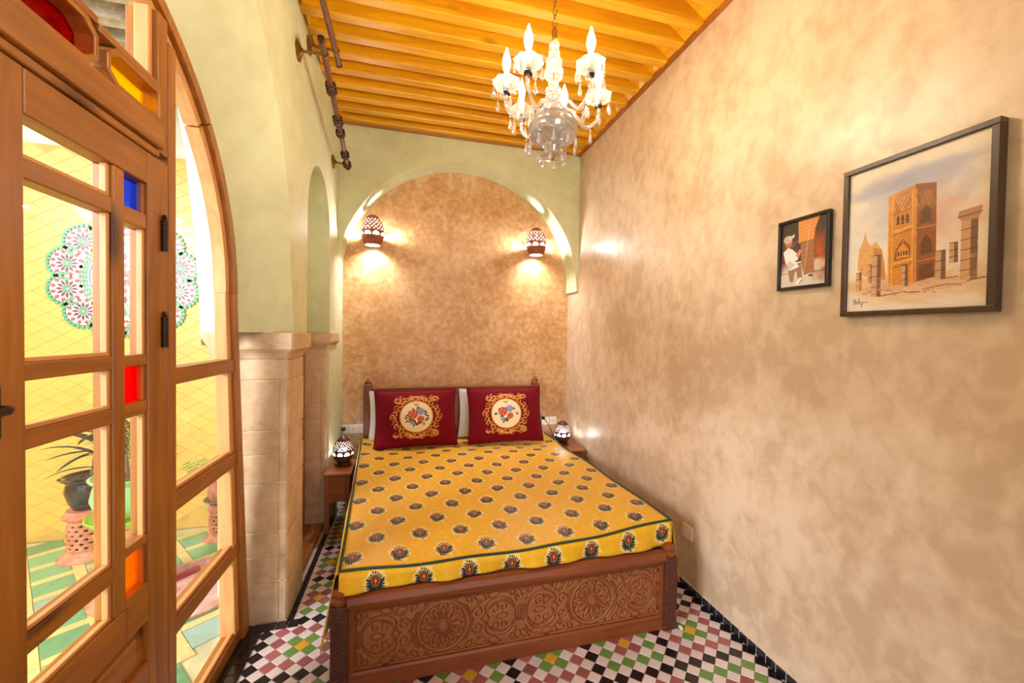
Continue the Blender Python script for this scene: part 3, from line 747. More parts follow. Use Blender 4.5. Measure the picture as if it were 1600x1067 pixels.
def ped(name, label, cx, cy, h, rt, rb, rows, group=None):
    root = thing(name, label, 'pedestal', (cx, cy, 0), group)
    n_ = 72; zs_ = np.linspace(.16*h, .80*h, 40)
    m = MB(); vs_ = []; fs = []
    for k_, z in enumerate(zs_):
        r_ = rt*.90+.006*math.cos((z/h-.5)*5)
        for i in range(n_): a = 2*PI*i/n_; vs_.append((cx+r_*math.cos(a), cy+r_*math.sin(a), z))
    for k_ in range(len(zs_)-1):
        for i in range(n_):
            u_, v_ = (i+.5)/n_*14, (k_+.5)/39*rows; row = round(v_); off = .5*(row % 2)
            du = (u_-off)-round(u_-off); dv = v_-row
            if 0 < row < rows and abs(du)*1.0+abs(dv)*.9 < .30: continue
            j = (i+1) % n_; fs.append((k_*n_+i, k_*n_+j, (k_+1)*n_+j, (k_+1)*n_+i))
    o = m.add(vs_, fs).build('pierced_body', M_TERRA, root, smooth=True); s_ = o.modifiers.new('thick', 'SOLIDIFY'); s_.thickness = .012
    m = MB(); m.lathe([(rb, 0), (rb, .012*h+.006), (rb*.93, .06*h), (rt*.98, .13*h), (rt*.93, .17*h), (rt*.86, .17*h)], 40, (cx, cy, 0)); m.build('foot_ring', M_TERRA, root, smooth=True)
    m = MB(); m.lathe([(rt*.86, .79*h), (rt*.93, .80*h), (rt*1.08, .85*h), (rt*1.10, .89*h), (rt*.95, .91*h), (rt*.97, .96*h), (rt*.92, h), (rt*.4, h)], 40, (cx, cy, 0)); m.build('head_ring', M_TERRA, root, smooth=True)
    return root
ped('pierced_pedestal', 'terracotta pedestal with pierced diamond holes under the black glazed pot', -2.05, 3.2, .315, .112, .148, 7)
ped('pierced_pedestal', 'terracotta pedestal beneath the green pot and its lime saucer', -1.50, 2.65, .435, .14, .185, 8)
ped('pierced_pedestal', 'slim terracotta pedestal under the grey dish with a terracotta pot', -1.315, 3.25, .25, .07, .10, 6)

M_SOIL = plain('potting_soil', srgb(86, 74, 70), .95, 0, .35, 60, .8, 90)
def pot(name, label, cx, cy, z0, prof, mat):
    root = thing(name, label, 'plant pot', (cx, cy, z0))
    m = MB(); m.lathe([(r_, z0+z) for r_, z in prof], 36, (cx, cy, 0), cap=False); o = m.build('pot_body', mat, root, smooth=True)
    rr, zz = prof[-1]; m = MB(); m.lathe([(rr, z0+zz), (rr*.5, z0+zz+.006), (.01, z0+zz+.008)], 24, (cx, cy, 0)); m.build('soil', M_SOIL, root)
    return root
def leaf_mesh(L, w_, droop, seg=6):
    v = []; f = []
    for i in range(seg+1):
        t = i/seg; ww = w_*math.sin(PI*min(.98, t*.93+.04))**.8*(1-t*.15); x = L*t; z = -droop*L*t*t+.25*L*t
        for q in (-1, 0, 1): v.append((x, q*ww/2, z-abs(q)*ww*.18))
    for i in range(seg):
        for q in range(2): a = i*3+q; f.append((a, a+1, a+4, a+3))
    return v, f
def plant_stem(root, cx, cy, z0, h, lean=(0, 0), r_=.008, mat=None):
    m = MB(); m.tube([(cx, cy, z0-.02), (cx+lean[0]*.4, cy+lean[1]*.4, z0+h*.5), (cx+lean[0], cy+lean[1], z0+h)], [r_, r_*.8, r_*.5], 7); m.build('stem', mat, root, smooth=True)
M_LEAFD = plain('dark_leaf', srgb(66, 62, 56), .35, 0, .3, 20); M_LEAFG = plain('striped_leaf', srgb(96, 116, 70), .4, 0, .5, 45); M_PALM = plain('palm_leaf', srgb(96, 164, 76), .5, 0, .2, 20)
M_STEM = plain('grey_stem', srgb(120, 106, 84), .7)
def leafy(root, cx, cy, z0, specs, mat, L0, w0, nm='leaf'):
    for (zz, az, el, L) in specs:
        v, f = leaf_mesh(L*L0, w0, .42); R_ = Matrix.Rotation(az, 3, 'Z') @ Matrix.Rotation(-el, 3, 'Y')
        m = MB(); m.add([tuple(R_ @ Vector(p)+Vector((cx, cy, z0+zz))) for p in v], f); o = m.build(nm, mat, root, smooth=True)
        s_ = o.modifiers.new('thick', 'SOLIDIFY'); s_.thickness = .0015
black = pot('plant_pot', 'glossy black flared pot on the pierced terracotta pedestal', -2.05, 3.2, .317, [(.05, 0), (.075, .002), (.098, .05), (.116, .12), (.108, .165), (.105, .175), (.138, .205), (.14, .212), (.125, .215), (.105, .20)], plain('black_glaze', srgb(34, 34, 44), .12, 0, .1, 8, coat=.6))
pl1 = thing('dark_leaved_plant', 'plant with long dark drooping leaves growing in the black pot', 'plant', (-2.05, 3.2, .52))
plant_stem(pl1, -2.03, 3.2, .52, .20, (.02, 0), .012, M_STEM); plant_stem(pl1, -2.0, 3.18, .52, .26, (.05, 0), .009, M_STEM)
leafy(pl1, -2.01, 3.19, .56, [(random.uniform(.08, .26), random.uniform(-PI, PI), random.uniform(-.25, .75), random.uniform(.7, 1.15)) for _ in range(26)]+[(.12, PI*.97, .25, 1.5), (.18, PI*.9, .35, 1.3), (.02, PI*1.02, -.05, 1.3), (.2, PI*1.05, .5, 1.3)], M_LEAFD, .20, .035)
gp = pot('plant_pot', 'pale green glazed pot on the nearer pedestal', -1.50, 2.65, .462, [(.06, 0), (.10, .004), (.15, .05), (.17, .115), (.158, .175), (.150, .195), (.172, .214), (.178, .226), (.165, .23), (.15, .215)], plain('green_glaze', srgb(128, 196, 132), .25, 0, .06, 6, coat=.4))
sa_ = thing('saucer', 'bright lime saucer under the pale green pot', 'saucer', (-1.50, 2.65, .436))
m = MB(); m.lathe([(.10, .436), (.165, .440), (.192, .475), (.186, .478), (.155, .4605), (.02, .4605)], 40, (-1.50, 2.65, 0)); m.build('dish', plain('lime_glaze', srgb(140, 206, 60), .25, coat=.4), sa_, smooth=True)
pl2 = thing('striped_leaf_plant', 'bushy plant with narrow striped leaves in the pale green pot', 'plant', (-1.50, 2.65, .68))
plant_stem(pl2, -1.50, 2.65, .68, .26, (.0, 0), .012, M_STEM); plant_stem(pl2, -1.54, 2.68, .68, .22, (-.02, .01), .01, M_STEM)
leafy(pl2, -1.51, 2.66, .72, [(random.uniform(.02, .28), random.uniform(-PI, PI), random.uniform(-.1, 1.1), random.uniform(.7, 1.2)) for _ in range(46)], M_LEAFG, .17, .024)
dsh = thing('dish', 'grey glazed dish on the slim pedestal near the door frame', 'dish', (-1.315, 3.25, .252))
m = MB(); m.lathe([(.04, .252), (.05, .256), (.10, .285), (.098, .290), (.05, .264), (.01, .264)], 30, (-1.315, 3.25, 0)); m.build('bowl', plain('grey_glaze', srgb(120, 128, 134), .3), dsh, smooth=True)
pot('plant_pot', 'small round terracotta pot standing in the grey dish', -1.315, 3.25, .266, [(.03, 0), (.05, .002), (.075, .05), (.078, .09), (.06, .13), (.056, .15), (.068, .165), (.06, .168), (.052, .155)], M_TERRA)
pl3 = thing('small_palm', 'feathery small green palm in the round terracotta pot', 'plant', (-1.315, 3.25, .42))
for a, L, el in ((PI, .20, .9), (PI*.85, .17, 1.1), (PI*1.2, .18, .75), (.3, .18, 1.0), (PI*.5, .15, 1.2), (-.9, .17, .9), (PI*.97, .22, .55)):
    m = MB(); pts = []
    for i in range(9):
        t = i/8; pts.append((-1.315+math.cos(a)*L*t*math.cos(el*(1-t*.7)), 3.25+math.sin(a)*L*t*math.cos(el*(1-t*.7)), .42+L*1.15*t*math.sin(el)*(1.2-.45*t)))
    m.tube(pts, .0025, 5); fr_ = m.build('frond', M_PALM, pl3)
    lf = MB()
    for i in range(2, 9):
        p0, p1 = Vector(pts[i]), Vector(pts[i-1]); d = (p0-p1).normalized(); sd = d.cross(Vector((0, 0, 1))).normalized()
        for s_ in (-1, 1):
            tip = p0+sd*s_*.055+d*.03-Vector((0, 0, .012)); lf.add([p0-d*.006, p0+d*.006, tip, (p0+tip)/2-Vector((0, 0, .004))], [(0, 1, 2), (0, 2, 3)])
    lf.build('leaflet', M_PALM, fr_, kind='stuff')
bs = thing('floor_basin', 'low round pink stone basin set on the green courtyard tiles', 'basin', (-1.18, 2.62, 0))
M_PINK = plaster('pink_stone', srgb(196, 140, 136), srgb(216, 166, 160), srgb(228, 190, 182), 9, .35, .1)
m = MB(); m.lathe([(.275, .0), (.285, .02), (.275, .05), (.25, .052), (.235, .03), (.02, .026)], 44, (-1.20, 2.60, 0)); m.build('basin_ring', M_PINK, bs, smooth=True)
m = MB(); m.prism([(-1.36, 2.66), (-1.24, 2.78), (-1.22, 2.76), (-1.35, 2.63)], 'Z', .028, .06); m.build('red_rib', plain('red_stone', srgb(150, 60, 62), .4), bs, bevel=.004)

# ------------------------------------------------------------------ bed
BF, BH = 1.722, 3.79           # front faces of the foot and head ends (y)
FX0, FX1, HX0, HX1 = -.305, 1.335, -.405, 1.275
bed = thing('double_bed', 'carved reddish wood double bed with a low panelled footboard', 'bed', (.5, 2.7, 0))
def carved_panel(x0, x1, z0, z1, yface, strokes, step, depth, w_, name, mat, parent, ny=1):
    nx, nz = int((x1-x0)/step)+1, int((z1-z0)/step)+1
    xs = np.linspace(0, x1-x0, nx); zs_ = np.linspace(0, z1-z0, nz); D = np.full((nz, nx), 9.0)
    for pts in strokes:
        for (xa, za), (xb, zb) in zip(pts[:-1], pts[1:]):
            i0, i1 = np.searchsorted(xs, min(xa, xb)-w_), np.searchsorted(xs, max(xa, xb)+w_)
            j0, j1 = np.searchsorted(zs_, min(za, zb)-w_), np.searchsorted(zs_, max(za, zb)+w_)
            if i0 >= i1 or j0 >= j1: continue
            X, Z = np.meshgrid(xs[i0:i1], zs_[j0:j1]); dx, dz = xb-xa, zb-za; L = dx*dx+dz*dz+1e-12
            t = np.clip(((X-xa)*dx+(Z-za)*dz)/L, 0, 1); d = np.hypot(X-xa-t*dx, Z-za-t*dz)
            D[j0:j1, i0:i1] = np.minimum(D[j0:j1, i0:i1], d)
    q = np.clip(1-D/w_, 0, 1); Hh = -depth*q*q*(3-2*q)
    m = MB(); X, Z = np.meshgrid(xs, zs_)
    m.v = list(zip((x0+X).ravel().tolist(), (yface-Hh).ravel().tolist(), (z0+Z).ravel().tolist()))
    idx = np.arange(nx*nz).reshape(nz, nx); m.f = np.stack([idx[:-1, :-1], idx[:-1, 1:], idx[1:, 1:], idx[1:, :-1]], -1).reshape(-1, 4).tolist(); m.m = [0]*len(m.f)
    return m.build(name, mat, parent, smooth=False)
def rosette(cx, cz, R_):
    S_ = [arc(cx, cz, R_, 0, 2*PI, 48), arc(cx, cz, R_*.22, 0, 2*PI, 20), arc(cx, cz, R_*1.17, .5, 2*PI-.4, 44)]
    for q in range(12):
        a = 2*PI*q/12; P = lambda r_, t: (cx+R_*r_*math.cos(a+t), cz+R_*r_*math.sin(a+t))
        S_.append([P(.30, 0), P(.48, .13), P(.72, .16), P(.88, 0), P(.72, -.16), P(.48, -.13), P(.30, 0)])
        S_.append([P(.92, .262), P(.78, .262)]); S_.append([P(.30, .18), P(.42, .262), P(.30, .344)]); S_.append([P(.62, .262), P(.52, .20), P(.44, .262), P(.52, .324), P(.62, .262)]); S_.append([P(.97, .16), P(.86, .262), P(.97, .36)])
    return S_
Wp, Hp = 1.46, .252
def scroll_half():
    """one quarter of the arabesque, between the knot and a rosette, before mirroring (x from the knot, z from the middle line)"""
    def leaf(x0, z0, x1, z1, f=.35):
        nx_, nz_ = -(z1-z0)*f, (x1-x0)*f; mx_, mz_ = (x0+x1)/2, (z0+z1)/2
        return [(x0, z0), (x0*.75+x1*.25+nx_*.8, z0*.75+z1*.25+nz_*.8), (mx_+nx_, mz_+nz_), (x0*.25+x1*.75+nx_*.6, z0*.25+z1*.75+nz_*.6), (x1, z1), (x0*.3+x1*.7-nx_*.5, z0*.3+z1*.7-nz_*.5), (mx_-nx_*.7, mz_-nz_*.7), (x0*.75+x1*.25-nx_*.5, z0*.75+z1*.25-nz_*.5), (x0, z0)]
    return [arc(.098, 0, .070, .62, 2.75, 22), arc(.098, 0, .062, .75, 1.45, 8), spiral(.126, .036, .024, .005, .9, 6.6, 20), spiral(.086, .040, .017, .004, 2.4, 7.6, 16), bez((.062, .0), (.075, .018), (.10, .020), (.122, .0)),
            bez((.030, .034), (.045, .075), (.075, .098), (.125, .086)), bez((.125, .086), (.160, .078), (.172, .058), (.170, .038)), bez((.170, .038), (.166, .018), (.176, .010), (.190, .0)), [(.150, .0), (.162, .016), (.158, .030)],
            spiral(.205, .034, .022, .005, 2.0, 7.8, 18), bez((.190, .060), (.205, .066), (.226, .058), (.232, .036)), bez((.222, .0), (.240, .020), (.236, .05), (.258, .078)), bez((.233, .0), (.248, .018), (.245, .048), (.272, .082)),
            bez((.022, .060), (.030, .096), (.060, .112), (.098, .114)), leaf(.100, .112, .160, .098), leaf(.166, .086, .222, .108), spiral(.150, .112, .010, .003, 0, 5, 10), leaf(.232, .086, .262, .116, .3), spiral(.196, .084, .014, .003, 3.6, 9, 14),
            leaf(.010, .078, .020, .118, .4), leaf(.048, .088, .040, .118, .4), leaf(.288, .104, .340, .117, .22), spiral(.300, .116, .012, .003, 3.2, 8, 10), bez((.062, .062), (.08, .078), (.10, .078), (.11, .062))]
strokes = []
knots = [0.0, Wp/2, Wp]; ros = [Wp*.25+.005, Wp*.75-.005]
for kx in knots:
    strokes += [arc(kx, Hp/2, .018, 0, 2*PI, 16, .036), arc(kx-.012, Hp/2, .018, 0, 2*PI, 16, .036), arc(kx+.012, Hp/2, .018, 0, 2*PI, 16, .036)]
    for sx in (-1, 1):
        for sz in (-1, 1):
            for st_ in scroll_half(): strokes.append([(kx+sx*x, Hp/2+sz*z) for x, z in st_])
for rx in ros: strokes = [s_ for s_ in strokes if not any(math.hypot(x-rx, z-Hp/2) < .112 for x, z in s_)]+rosette(rx, Hp/2, .100)
strokes.append([(.006, .006), (Wp-.006, .006), (Wp-.006, Hp-.006), (.006, Hp-.006), (.006, .006)])
ft = thing  # footboard pieces are parts of the bed
px0 = (FX0+FX1)/2-Wp/2
carved_panel(px0, px0+Wp, .076, .076+Hp, BF+.010, strokes, .0024, .0085, .0052, 'carved_footboard_panel', BP, bed)
m = MB(); m.box(FX0+.06, FX1-.06, BF+.016, BF+.03, .05, .36); m.build('footboard_back', BW['X'], bed)
m = MB(); m.prism([(BF-.012, .352), (BF-.018, .372), (BF-.010, .396), (BF+.010, .406), (BF+.03, .404), (BF+.034, .33), (BF, .328)], 'X', FX0+.062, FX1-.062); m.build('footboard_rail', BW['X'], bed, bevel=.003)
m = MB(); m.prism([(BF-.006, .0), (BF+.03, .0), (BF+.03, .078), (BF+.0, .076), (BF-.004, .066)], 'X', FX0+.062, FX1-.062); m.build('footboard_rail', BW['X'], bed, bevel=.003)
for x0_, x1_ in ((FX0+.062, px0), (px0+Wp, FX1-.062)):
    m = MB(); m.box(x0_, x1_, BF-.004, BF+.03, .07, .34); m.build('footboard_stile', BW['Z'], bed, bevel=.003)
for x in (FX0, FX1-.07):
    m = MB(); m.box(x, x+.07, BF-.02, BF+.05, 0, .372); pst = m.build('foot_post', M_DARK, bed, bevel=.006)
    m = MB(); cx = x+.035; m.lathe([(.030, .372), (.036, .38), (.036, .392), (.026, .40), (.034, .412), (.033, .424), (.022, .432), (.008, .437)], 20, (cx, BF+.015, 0)); m.build('finial', BW['Z'], pst, smooth=True)
# side rails
for sgn, xa, xb in ((-1, FX0+.03, HX0+.04), (1, FX1-.06, HX1-.07)):
    m = MB(); m.add([(xa, BF+.05, .16), (xa+.03, BF+.05, .16), (xb+.03, BH, .16), (xb, BH, .16), (xa, BF+.05, .34), (xa+.03, BF+.05, .34), (xb+.03, BH, .34), (xb, BH, .34)],
        [(0, 3, 2, 1), (4, 5, 6, 7), (0, 1, 5, 4), (1, 2, 6, 5), (2, 3, 7, 6), (3, 0, 4, 7)]); m.build('side_rail', BW['Y'], bed)
# headboard
m = MB(); m.box(HX0+.06, HX1-.06, BH+.012, BH+.035, .30, .94); m.build('headboard_panel', NW['X'], bed)
m = MB(); m.box(HX0+.06, HX1-.06, BH-.006, BH+.045, .925, .985); m.build('headboard_rail', BW['X'], bed, bevel=.006)
m = MB(); m.box(HX0+.06, HX1-.06, BH-.002, BH+.04, .50, .58); m.build('headboard_rail', BW['X'], bed, bevel=.006)
for x in (HX0, HX1-.075):
    m = MB(); m.box(x, x+.075, BH-.02, BH+.055, 0, 1.0); pst = m.build('head_post', BW['Z'], bed, bevel=.006)
    m = MB(); m.lathe([(.036, 1.0), (.037, 1.012), (.028, 1.022), (.030, 1.036), (.022, 1.05), (.014, 1.058), (.015, 1.066), (.005, 1.075)], 8, (x+.0375, BH+.017, 0)); m.build('finial', BW['Z'], pst, smooth=True)
# mattress
m = MB(); m.add([(FX0+.065, BF+.06, .30), (FX1-.085, BF+.06, .30), (HX1-.08, BH-.01, .30), (HX0+.08, BH-.01, .30), (FX0+.065, BF+.06, .485), (FX1-.085, BF+.06, .485), (HX1-.08, BH-.01, .485), (HX0+.08, BH-.01, .485)],
    [(0, 3, 2, 1), (4, 5, 6, 7), (0, 1, 5, 4), (1, 2, 6, 5), (2, 3, 7, 6), (3, 0, 4, 7)])
mt = m.build('mattress', plain('mattress_ticking', srgb(226, 220, 208), .9), None, bevel=.02); tag(mt, 'thick mattress hidden beneath the golden flowered bedspread', 'mattress')

# bedspread print: staggered flower sprigs in pale halos on gold
PW, PH = .20, .29; cw, ch = 300, 435
cv = Canvas(cw, ch, (224, 170, 22))
r2 = random.Random(5)
for _ in range(46):
    x, y, q0 = r2.uniform(0, cw), r2.uniform(0, ch), r2.uniform(0, 6)
    for ox in (-cw, 0, cw):
        for oy in (-ch, 0, ch):
            cv.line([(x+ox+px, y+oy+py) for px, py in spiral(0, 0, 20, 4, q0, q0+5, 12)], 3.5, (240, 200, 96), .55)
for _ in range(500):       # pale brocade flecks
    x, y = r2.uniform(0, cw), r2.uniform(0, ch)
    for ox in (-cw, 0, cw):
        for oy in (-ch, 0, ch): cv.ell(x+ox, y+oy, r2.uniform(2, 4), 1.6, (240, 190, 76), r2.uniform(0, PI), .55)
def sprig(cx, cy):
    for _ in range(80):
        a = r2.uniform(0, 2*PI); d = r2.uniform(.75, 1.12); cv.ell(cx+math.cos(a)*66*d, cy+math.sin(a)*80*d, r2.uniform(4, 12), r2.uniform(4, 11), (236, 204, 138), 0, .55)
    cv.ell(cx, cy, 60, 76, (234, 208, 152), 0, .75, 22)
    gcol, g2 = (26, 40, 34), (44, 84, 66)
    for k_ in range(15):
        a = -PI/2+(k_-7)*.30; L = r2.uniform(42, 62); x1, y1 = cx+math.cos(a)*L*.9, cy-10+math.sin(a)*L
        cv.line(bez((cx, cy-4), (cx+math.cos(a)*L*.4, cy-12), (x1*.6+cx*.4, y1), (x1, y1), 8), 4.4, gcol)
        cv.ell(x1, y1, 11, 5.5, g2 if k_ % 2 else gcol, a+.6); cv.ell(cx+math.cos(a)*L*.66, cy-10+math.sin(a)*L*.66, 12, 5.5, gcol, a-.6); cv.ell(cx+math.cos(a+.12)*L*.45, cy-10+math.sin(a+.12)*L*.45, 10, 5, g2 if k_ % 3 else gcol, a+.4)
    for k_ in range(11):
        a = PI/2+(k_-5)*.30; L = r2.uniform(50, 64); x1, y1 = cx+math.cos(a)*L*.85, cy+4+math.sin(a)*L
        cv.ell(x1, y1, 9, 4.5, gcol if k_ % 2 else g2, a+.3); cv.line([(cx, cy), (x1, y1)], 3.2, gcol)
    cv.ell(cx, cy+10, 33, 38, (92, 34, 20))
    for rr, cc, dk_ in ((30, (158, 66, 34), (70, 26, 18)), (22, (126, 44, 24), (70, 26, 18)), (14, (184, 92, 48), (96, 36, 22))):
        for k_ in range(7):
            a = 2*PI*k_/7+rr; cv.ell(cx+math.cos(a)*rr*.62, cy+10+math.sin(a)*rr*.74, rr*.44, rr*.36, dk_, a); cv.ell(cx+math.cos(a)*rr*.60, cy+10+math.sin(a)*rr*.72, rr*.34, rr*.26, cc, a)
    cv.ell(cx, cy+10, 6, 7, (222, 150, 80))
    for k_ in range(3): cv.line(bez((cx+(k_-1)*5, cy-26), (cx+(k_-1)*26, cy-10), (cx+(k_-1)*30, cy+20), (cx+(k_-1)*12, cy+40), 10), 3, (216, 160, 90), .8)
sprig(cw/2, ch/2)
quarter = cv.a.copy()
cv.a = np.roll(np.roll(cv.a, cw//2, 1), ch//2, 0); sprig(cw/2, ch/2)
M_SPREAD = print_mat('gold_brocade', cv.image('brocade_print'), .40, .08, bump=.15)
cd = bpy.data.materials['gold_brocade'].node_tree.nodes['Principled BSDF']; cd.inputs['Specular IOR Level'].default_value = .25; cd.inputs['Coat Weight'].default_value = .06; cd.inputs['Coat Roughness'].default_value = .35
M_CORD = plain('dark_green_cord', srgb(22, 58, 44), .6, 0, .15, 200)
sp = thing('bedspread', 'golden brocade bedspread with rows of flower sprigs and dark green piping', 'bedspread', (.5, 2.7, .5))
TL = lambda t: (-.275+(-.41+.275)*t, 1.738+1.98*t, .500+.045*t)
TR = lambda t: (1.322+(1.305-1.322)*t, 1.748+1.95*t, .545-.035*t)
def top_pt(s_, t):
    a, b = TL(t), TR(t); x, y, z = [a[i]+(b[i]-a[i])*s_ for i in range(3)]
    e = min(s_, 1-s_, t*1.2, 1)*2; z += .008*min(1, e*4)-.032*max(0, min(1, (t-.70)/.15))*max(0, min(1, min(s_, 1-s_)*10)) + .004*math.sin(9*s_+3*t)*math.sin(11*t)+.003*math.sin(23*s_-17*t)
    return x, y-.004*math.sin(12*s_), z-.035*math.sin(PI*s_)*(1-t)**3
m = MB(); uv = []; NS, NT = 70, 80
for j in range(NT+1):
    for i in range(NS+1): m.v.append(top_pt(i/NS, j/NT)); uv.append((i/NS*1.6/PW+.28, j/NT*1.98/PH+.20))
for j in range(NT):
    for i in range(NS): a = j*(NS+1)+i; m.f.append((a, a+1, a+NS+2, a+NS+1)); m.m.append(0)
o = m.build('top_panel', M_SPREAD, sp, smooth=True, uv=uv)
s_ = o.modifiers.new('thick', 'SOLIDIFY'); s_.thickness = .004; s_.offset = 1
def drop(edge, outdir, length, NU, NV, u_of, name, flare=.02, wav=.008, t0=0.0, lenf=None):
    m = MB(); uv = []
    for j in range(NV+1):
        for i in range(NU+1):
            q = i/NU; p = Vector(edge(q)); v_ = j/NV; L = lenf(q) if lenf else length; d = v_*L
            off = .012*math.sin(min(1, d/.03)*PI/2)+flare*v_*(max(0, 1-q*1.25) if abs(outdir[0]) else 1)+(wav*v_*math.sin(q*23+1)+wav*.6*v_*math.sin(q*51))*(max(0, min(1, (.66-q)*6)) if abs(outdir[0]) else 1)
            z = p.z-max(0, d-.006)
            pp = p+Vector(outdir)*off; m.v.append((pp.x, pp.y, z)); uv.append(u_of(q, d))
    for j in range(NV):
        for i in range(NU): a = j*(NU+1)+i; m.f.append((a, a+NU+1, a+NU+2, a+1)); m.m.append(0)
    o = m.build(name, M_SPREAD, sp, smooth=True, uv=uv); q = o.modifiers.new('thick', 'SOLIDIFY'); q.thickness = .003
    return o
drop(lambda q: top_pt(q, 0), (0, -1, 0), .12, 90, 10, lambda q, d: (q*1.6/PW+.28, -d/PH+.20), 'foot_drop', .004, .010, lenf=lambda q: top_pt(q, 0)[2]-.409)
drop(lambda q: top_pt(0, q), (-1, .0, 0), .34, 100, 14, lambda q, d: (-d/PW+.28, q*1.98/PH+.20), 'side_drop', .045, .012)
drop(lambda q: top_pt(1, q), (1, .0, 0), .34, 100, 14, lambda q, d: (1.6/PW+.28+d/PW, q*1.98/PH+.20), 'side_drop', .04, .012)
m = MB(); pts = [top_pt(0, t) for t in np.linspace(.99, 0, 60)]+[top_pt(q, 0) for q in np.linspace(0, 1, 60)[1:]]+[top_pt(1, t) for t in np.linspace(0, .99, 60)[1:]]
m.tube([(x, y, z+.004) for x, y, z in pts], .0062, 8); m.build('piping', M_CORD, sp, smooth=True, label='dark green corded piping')

# cushions
cw, ch = 640, 450
def cushion_print(name, seed):
    c = Canvas(cw, ch, (112, 4, 26)); r3 = random.Random(seed); X, Y = cw/2, ch/2+4
    gold, g2, g3 = (196, 134, 58), (222, 172, 96), (150, 92, 38)
    for side in range(28):
        a = 2*PI*side/28; rx, ry = 168+12*math.cos(4*a), 148+16*math.sin(2*a)**2
        x, y = X+rx*math.cos(a), Y+ry*math.sin(a)
        c.line([(x+px, y+py) for px, py in spiral(0, 0, 23, 4, a+2*(side % 2), a+2*(side % 2)+(4.6 if side % 2 else -4.6), 14)], 8, g2 if side % 3 else gold)
        c.ell(X+(rx-18)*math.cos(a+.1), Y+(ry-16)*math.sin(a+.1), 16, 7, gold, a+1.0); c.ell(X+(rx+14)*math.cos(a+.06), Y+(ry+12)*math.sin(a+.06), 14, 7, g3, a+.3)
    for sx in (-1, 1):
        for sy in (-1, 1):
            xx, yy = X+sx*148, Y+sy*134
            c.line(spiral(xx, yy, 27, 6, 0 if sy > 0 else PI, sx*sy*5.5, 20), 10, g2); c.line(spiral(xx-sx*34, yy+sy*14, 20, 4, PI/2, sx*-5, 18), 9, gold)
            for k_ in range(5): c.ell(xx+sx*(8+k_*3)*math.cos(k_*1.3)*1.6, yy+sy*20*math.sin(k_*1.3), 8, 4, gold, k_)
    for sy in (-1, 1):
        for k_ in range(7): c.ell(X+(k_-3)*20, Y+sy*(160-abs(k_-3)*6), 11, 8, g2 if k_ % 2 else gold, .3*(k_-3))
        c.line(arc(X, Y+sy*138, 56, .2, PI-.2, 14, 26*sy), 5, g2)
    c.ell(X, Y, 134, 128, g3); c.ell(X, Y, 130, 124, gold); c.ell(X, Y, 123, 118, (238, 224, 190))
    c.poly([(X-30, Y+104), (X, Y+78), (X+30, Y+104)], gold, .8)
    for k_ in range(26):
        a = r3.uniform(0, 2*PI); d = r3.uniform(40, 92); c.ell(X+d*math.cos(a), Y-2+d*.75*math.sin(a), 15, 6, [(74, 96, 72), (110, 120, 96), (60, 76, 66)][k_ % 3], a+r3.uniform(-.8, .8))
    def rose(x, y, r_, cols):
        c.ell(x, y, r_, r_*.92, cols[0])
        for k_ in range(9): a = 2*PI*k_/9; c.ell(x+r_*.62*math.cos(a), y+r_*.58*math.sin(a), r_*.40, r_*.26, cols[1+k_ % 2], a+PI/2)
        for k_ in range(5): a = 2*PI*k_/5+.4; c.ell(x+r_*.27*math.cos(a), y+r_*.27*math.sin(a), r_*.26, r_*.18, cols[2-k_ % 2], a+PI/2)
        c.ell(x, y, r_*.14, r_*.14, cols[3])
    rose(X-30, Y+16, 37, [(150, 40, 30), (202, 84, 58), (222, 122, 90), (110, 24, 22)]); rose(X+30, Y+38, 29, [(112, 116, 158), (164, 168, 204), (140, 144, 184), (80, 84, 130)])
    rose(X+32, Y-20, 26, [(170, 60, 34), (222, 116, 70), (196, 82, 48), (120, 34, 22)]); rose(X-34, Y-46, 17, [(130, 124, 158), (176, 172, 200), (150, 146, 180), (90, 84, 120)])
    rose(X+2, Y-58, 12, [(120, 30, 34), (160, 60, 54), (140, 40, 40), (90, 16, 24)]); rose(X+68, Y+36, 10, [(130, 50, 44), (170, 90, 70), (150, 70, 54), (90, 26, 24)])
    pm = print_mat(name, c.image(name), .8, .06, False, bump=.25); pm.node_tree.nodes['Principled BSDF'].inputs['Specular IOR Level'].default_value = .12; return pm
M_CREAM = plain('white_cotton', srgb(232, 230, 228), .8, 0, .04)
def pillow_mesh(w_, h_, d, mat, name, parent, puff=2.2, uvmap=True, nx=34, nz=26):
    m = MB(); uv = []
    for side in (-1, 1):
        for j in range(nz+1):
            for i in range(nx+1):
                u_, v_ = 2*i/nx-1, 2*j/nz-1
                pin_x = 1-.055*(1-u_*u_)**0*(v_*v_)*(1-abs(u_))*0-.05*(1-v_*v_)*abs(u_); pin_z = 1-.06*(1-u_*u_)*abs(v_)
                th = d/2*(max(0, (1-abs(u_)**puff)*(1-abs(v_)**puff)))**.55
                m.v.append((u_*w_/2*pin_x, side*th+.004*math.sin(7*u_+3*v_)*th/d*2, v_*h_/2*pin_z)); uv.append((i/nx, j/nz))
    K = (nx+1)*(nz+1)
    for side in (0, 1):
        for j in range(nz):
            for i in range(nx):
                a = side*K+j*(nx+1)+i; q = (a, a+1, a+nx+2, a+nx+1)
                m.f.append(q if side == 0 else q[::-1]); m.m.append(0)
    return m.build(name, mat, parent, smooth=True, uv=uv)
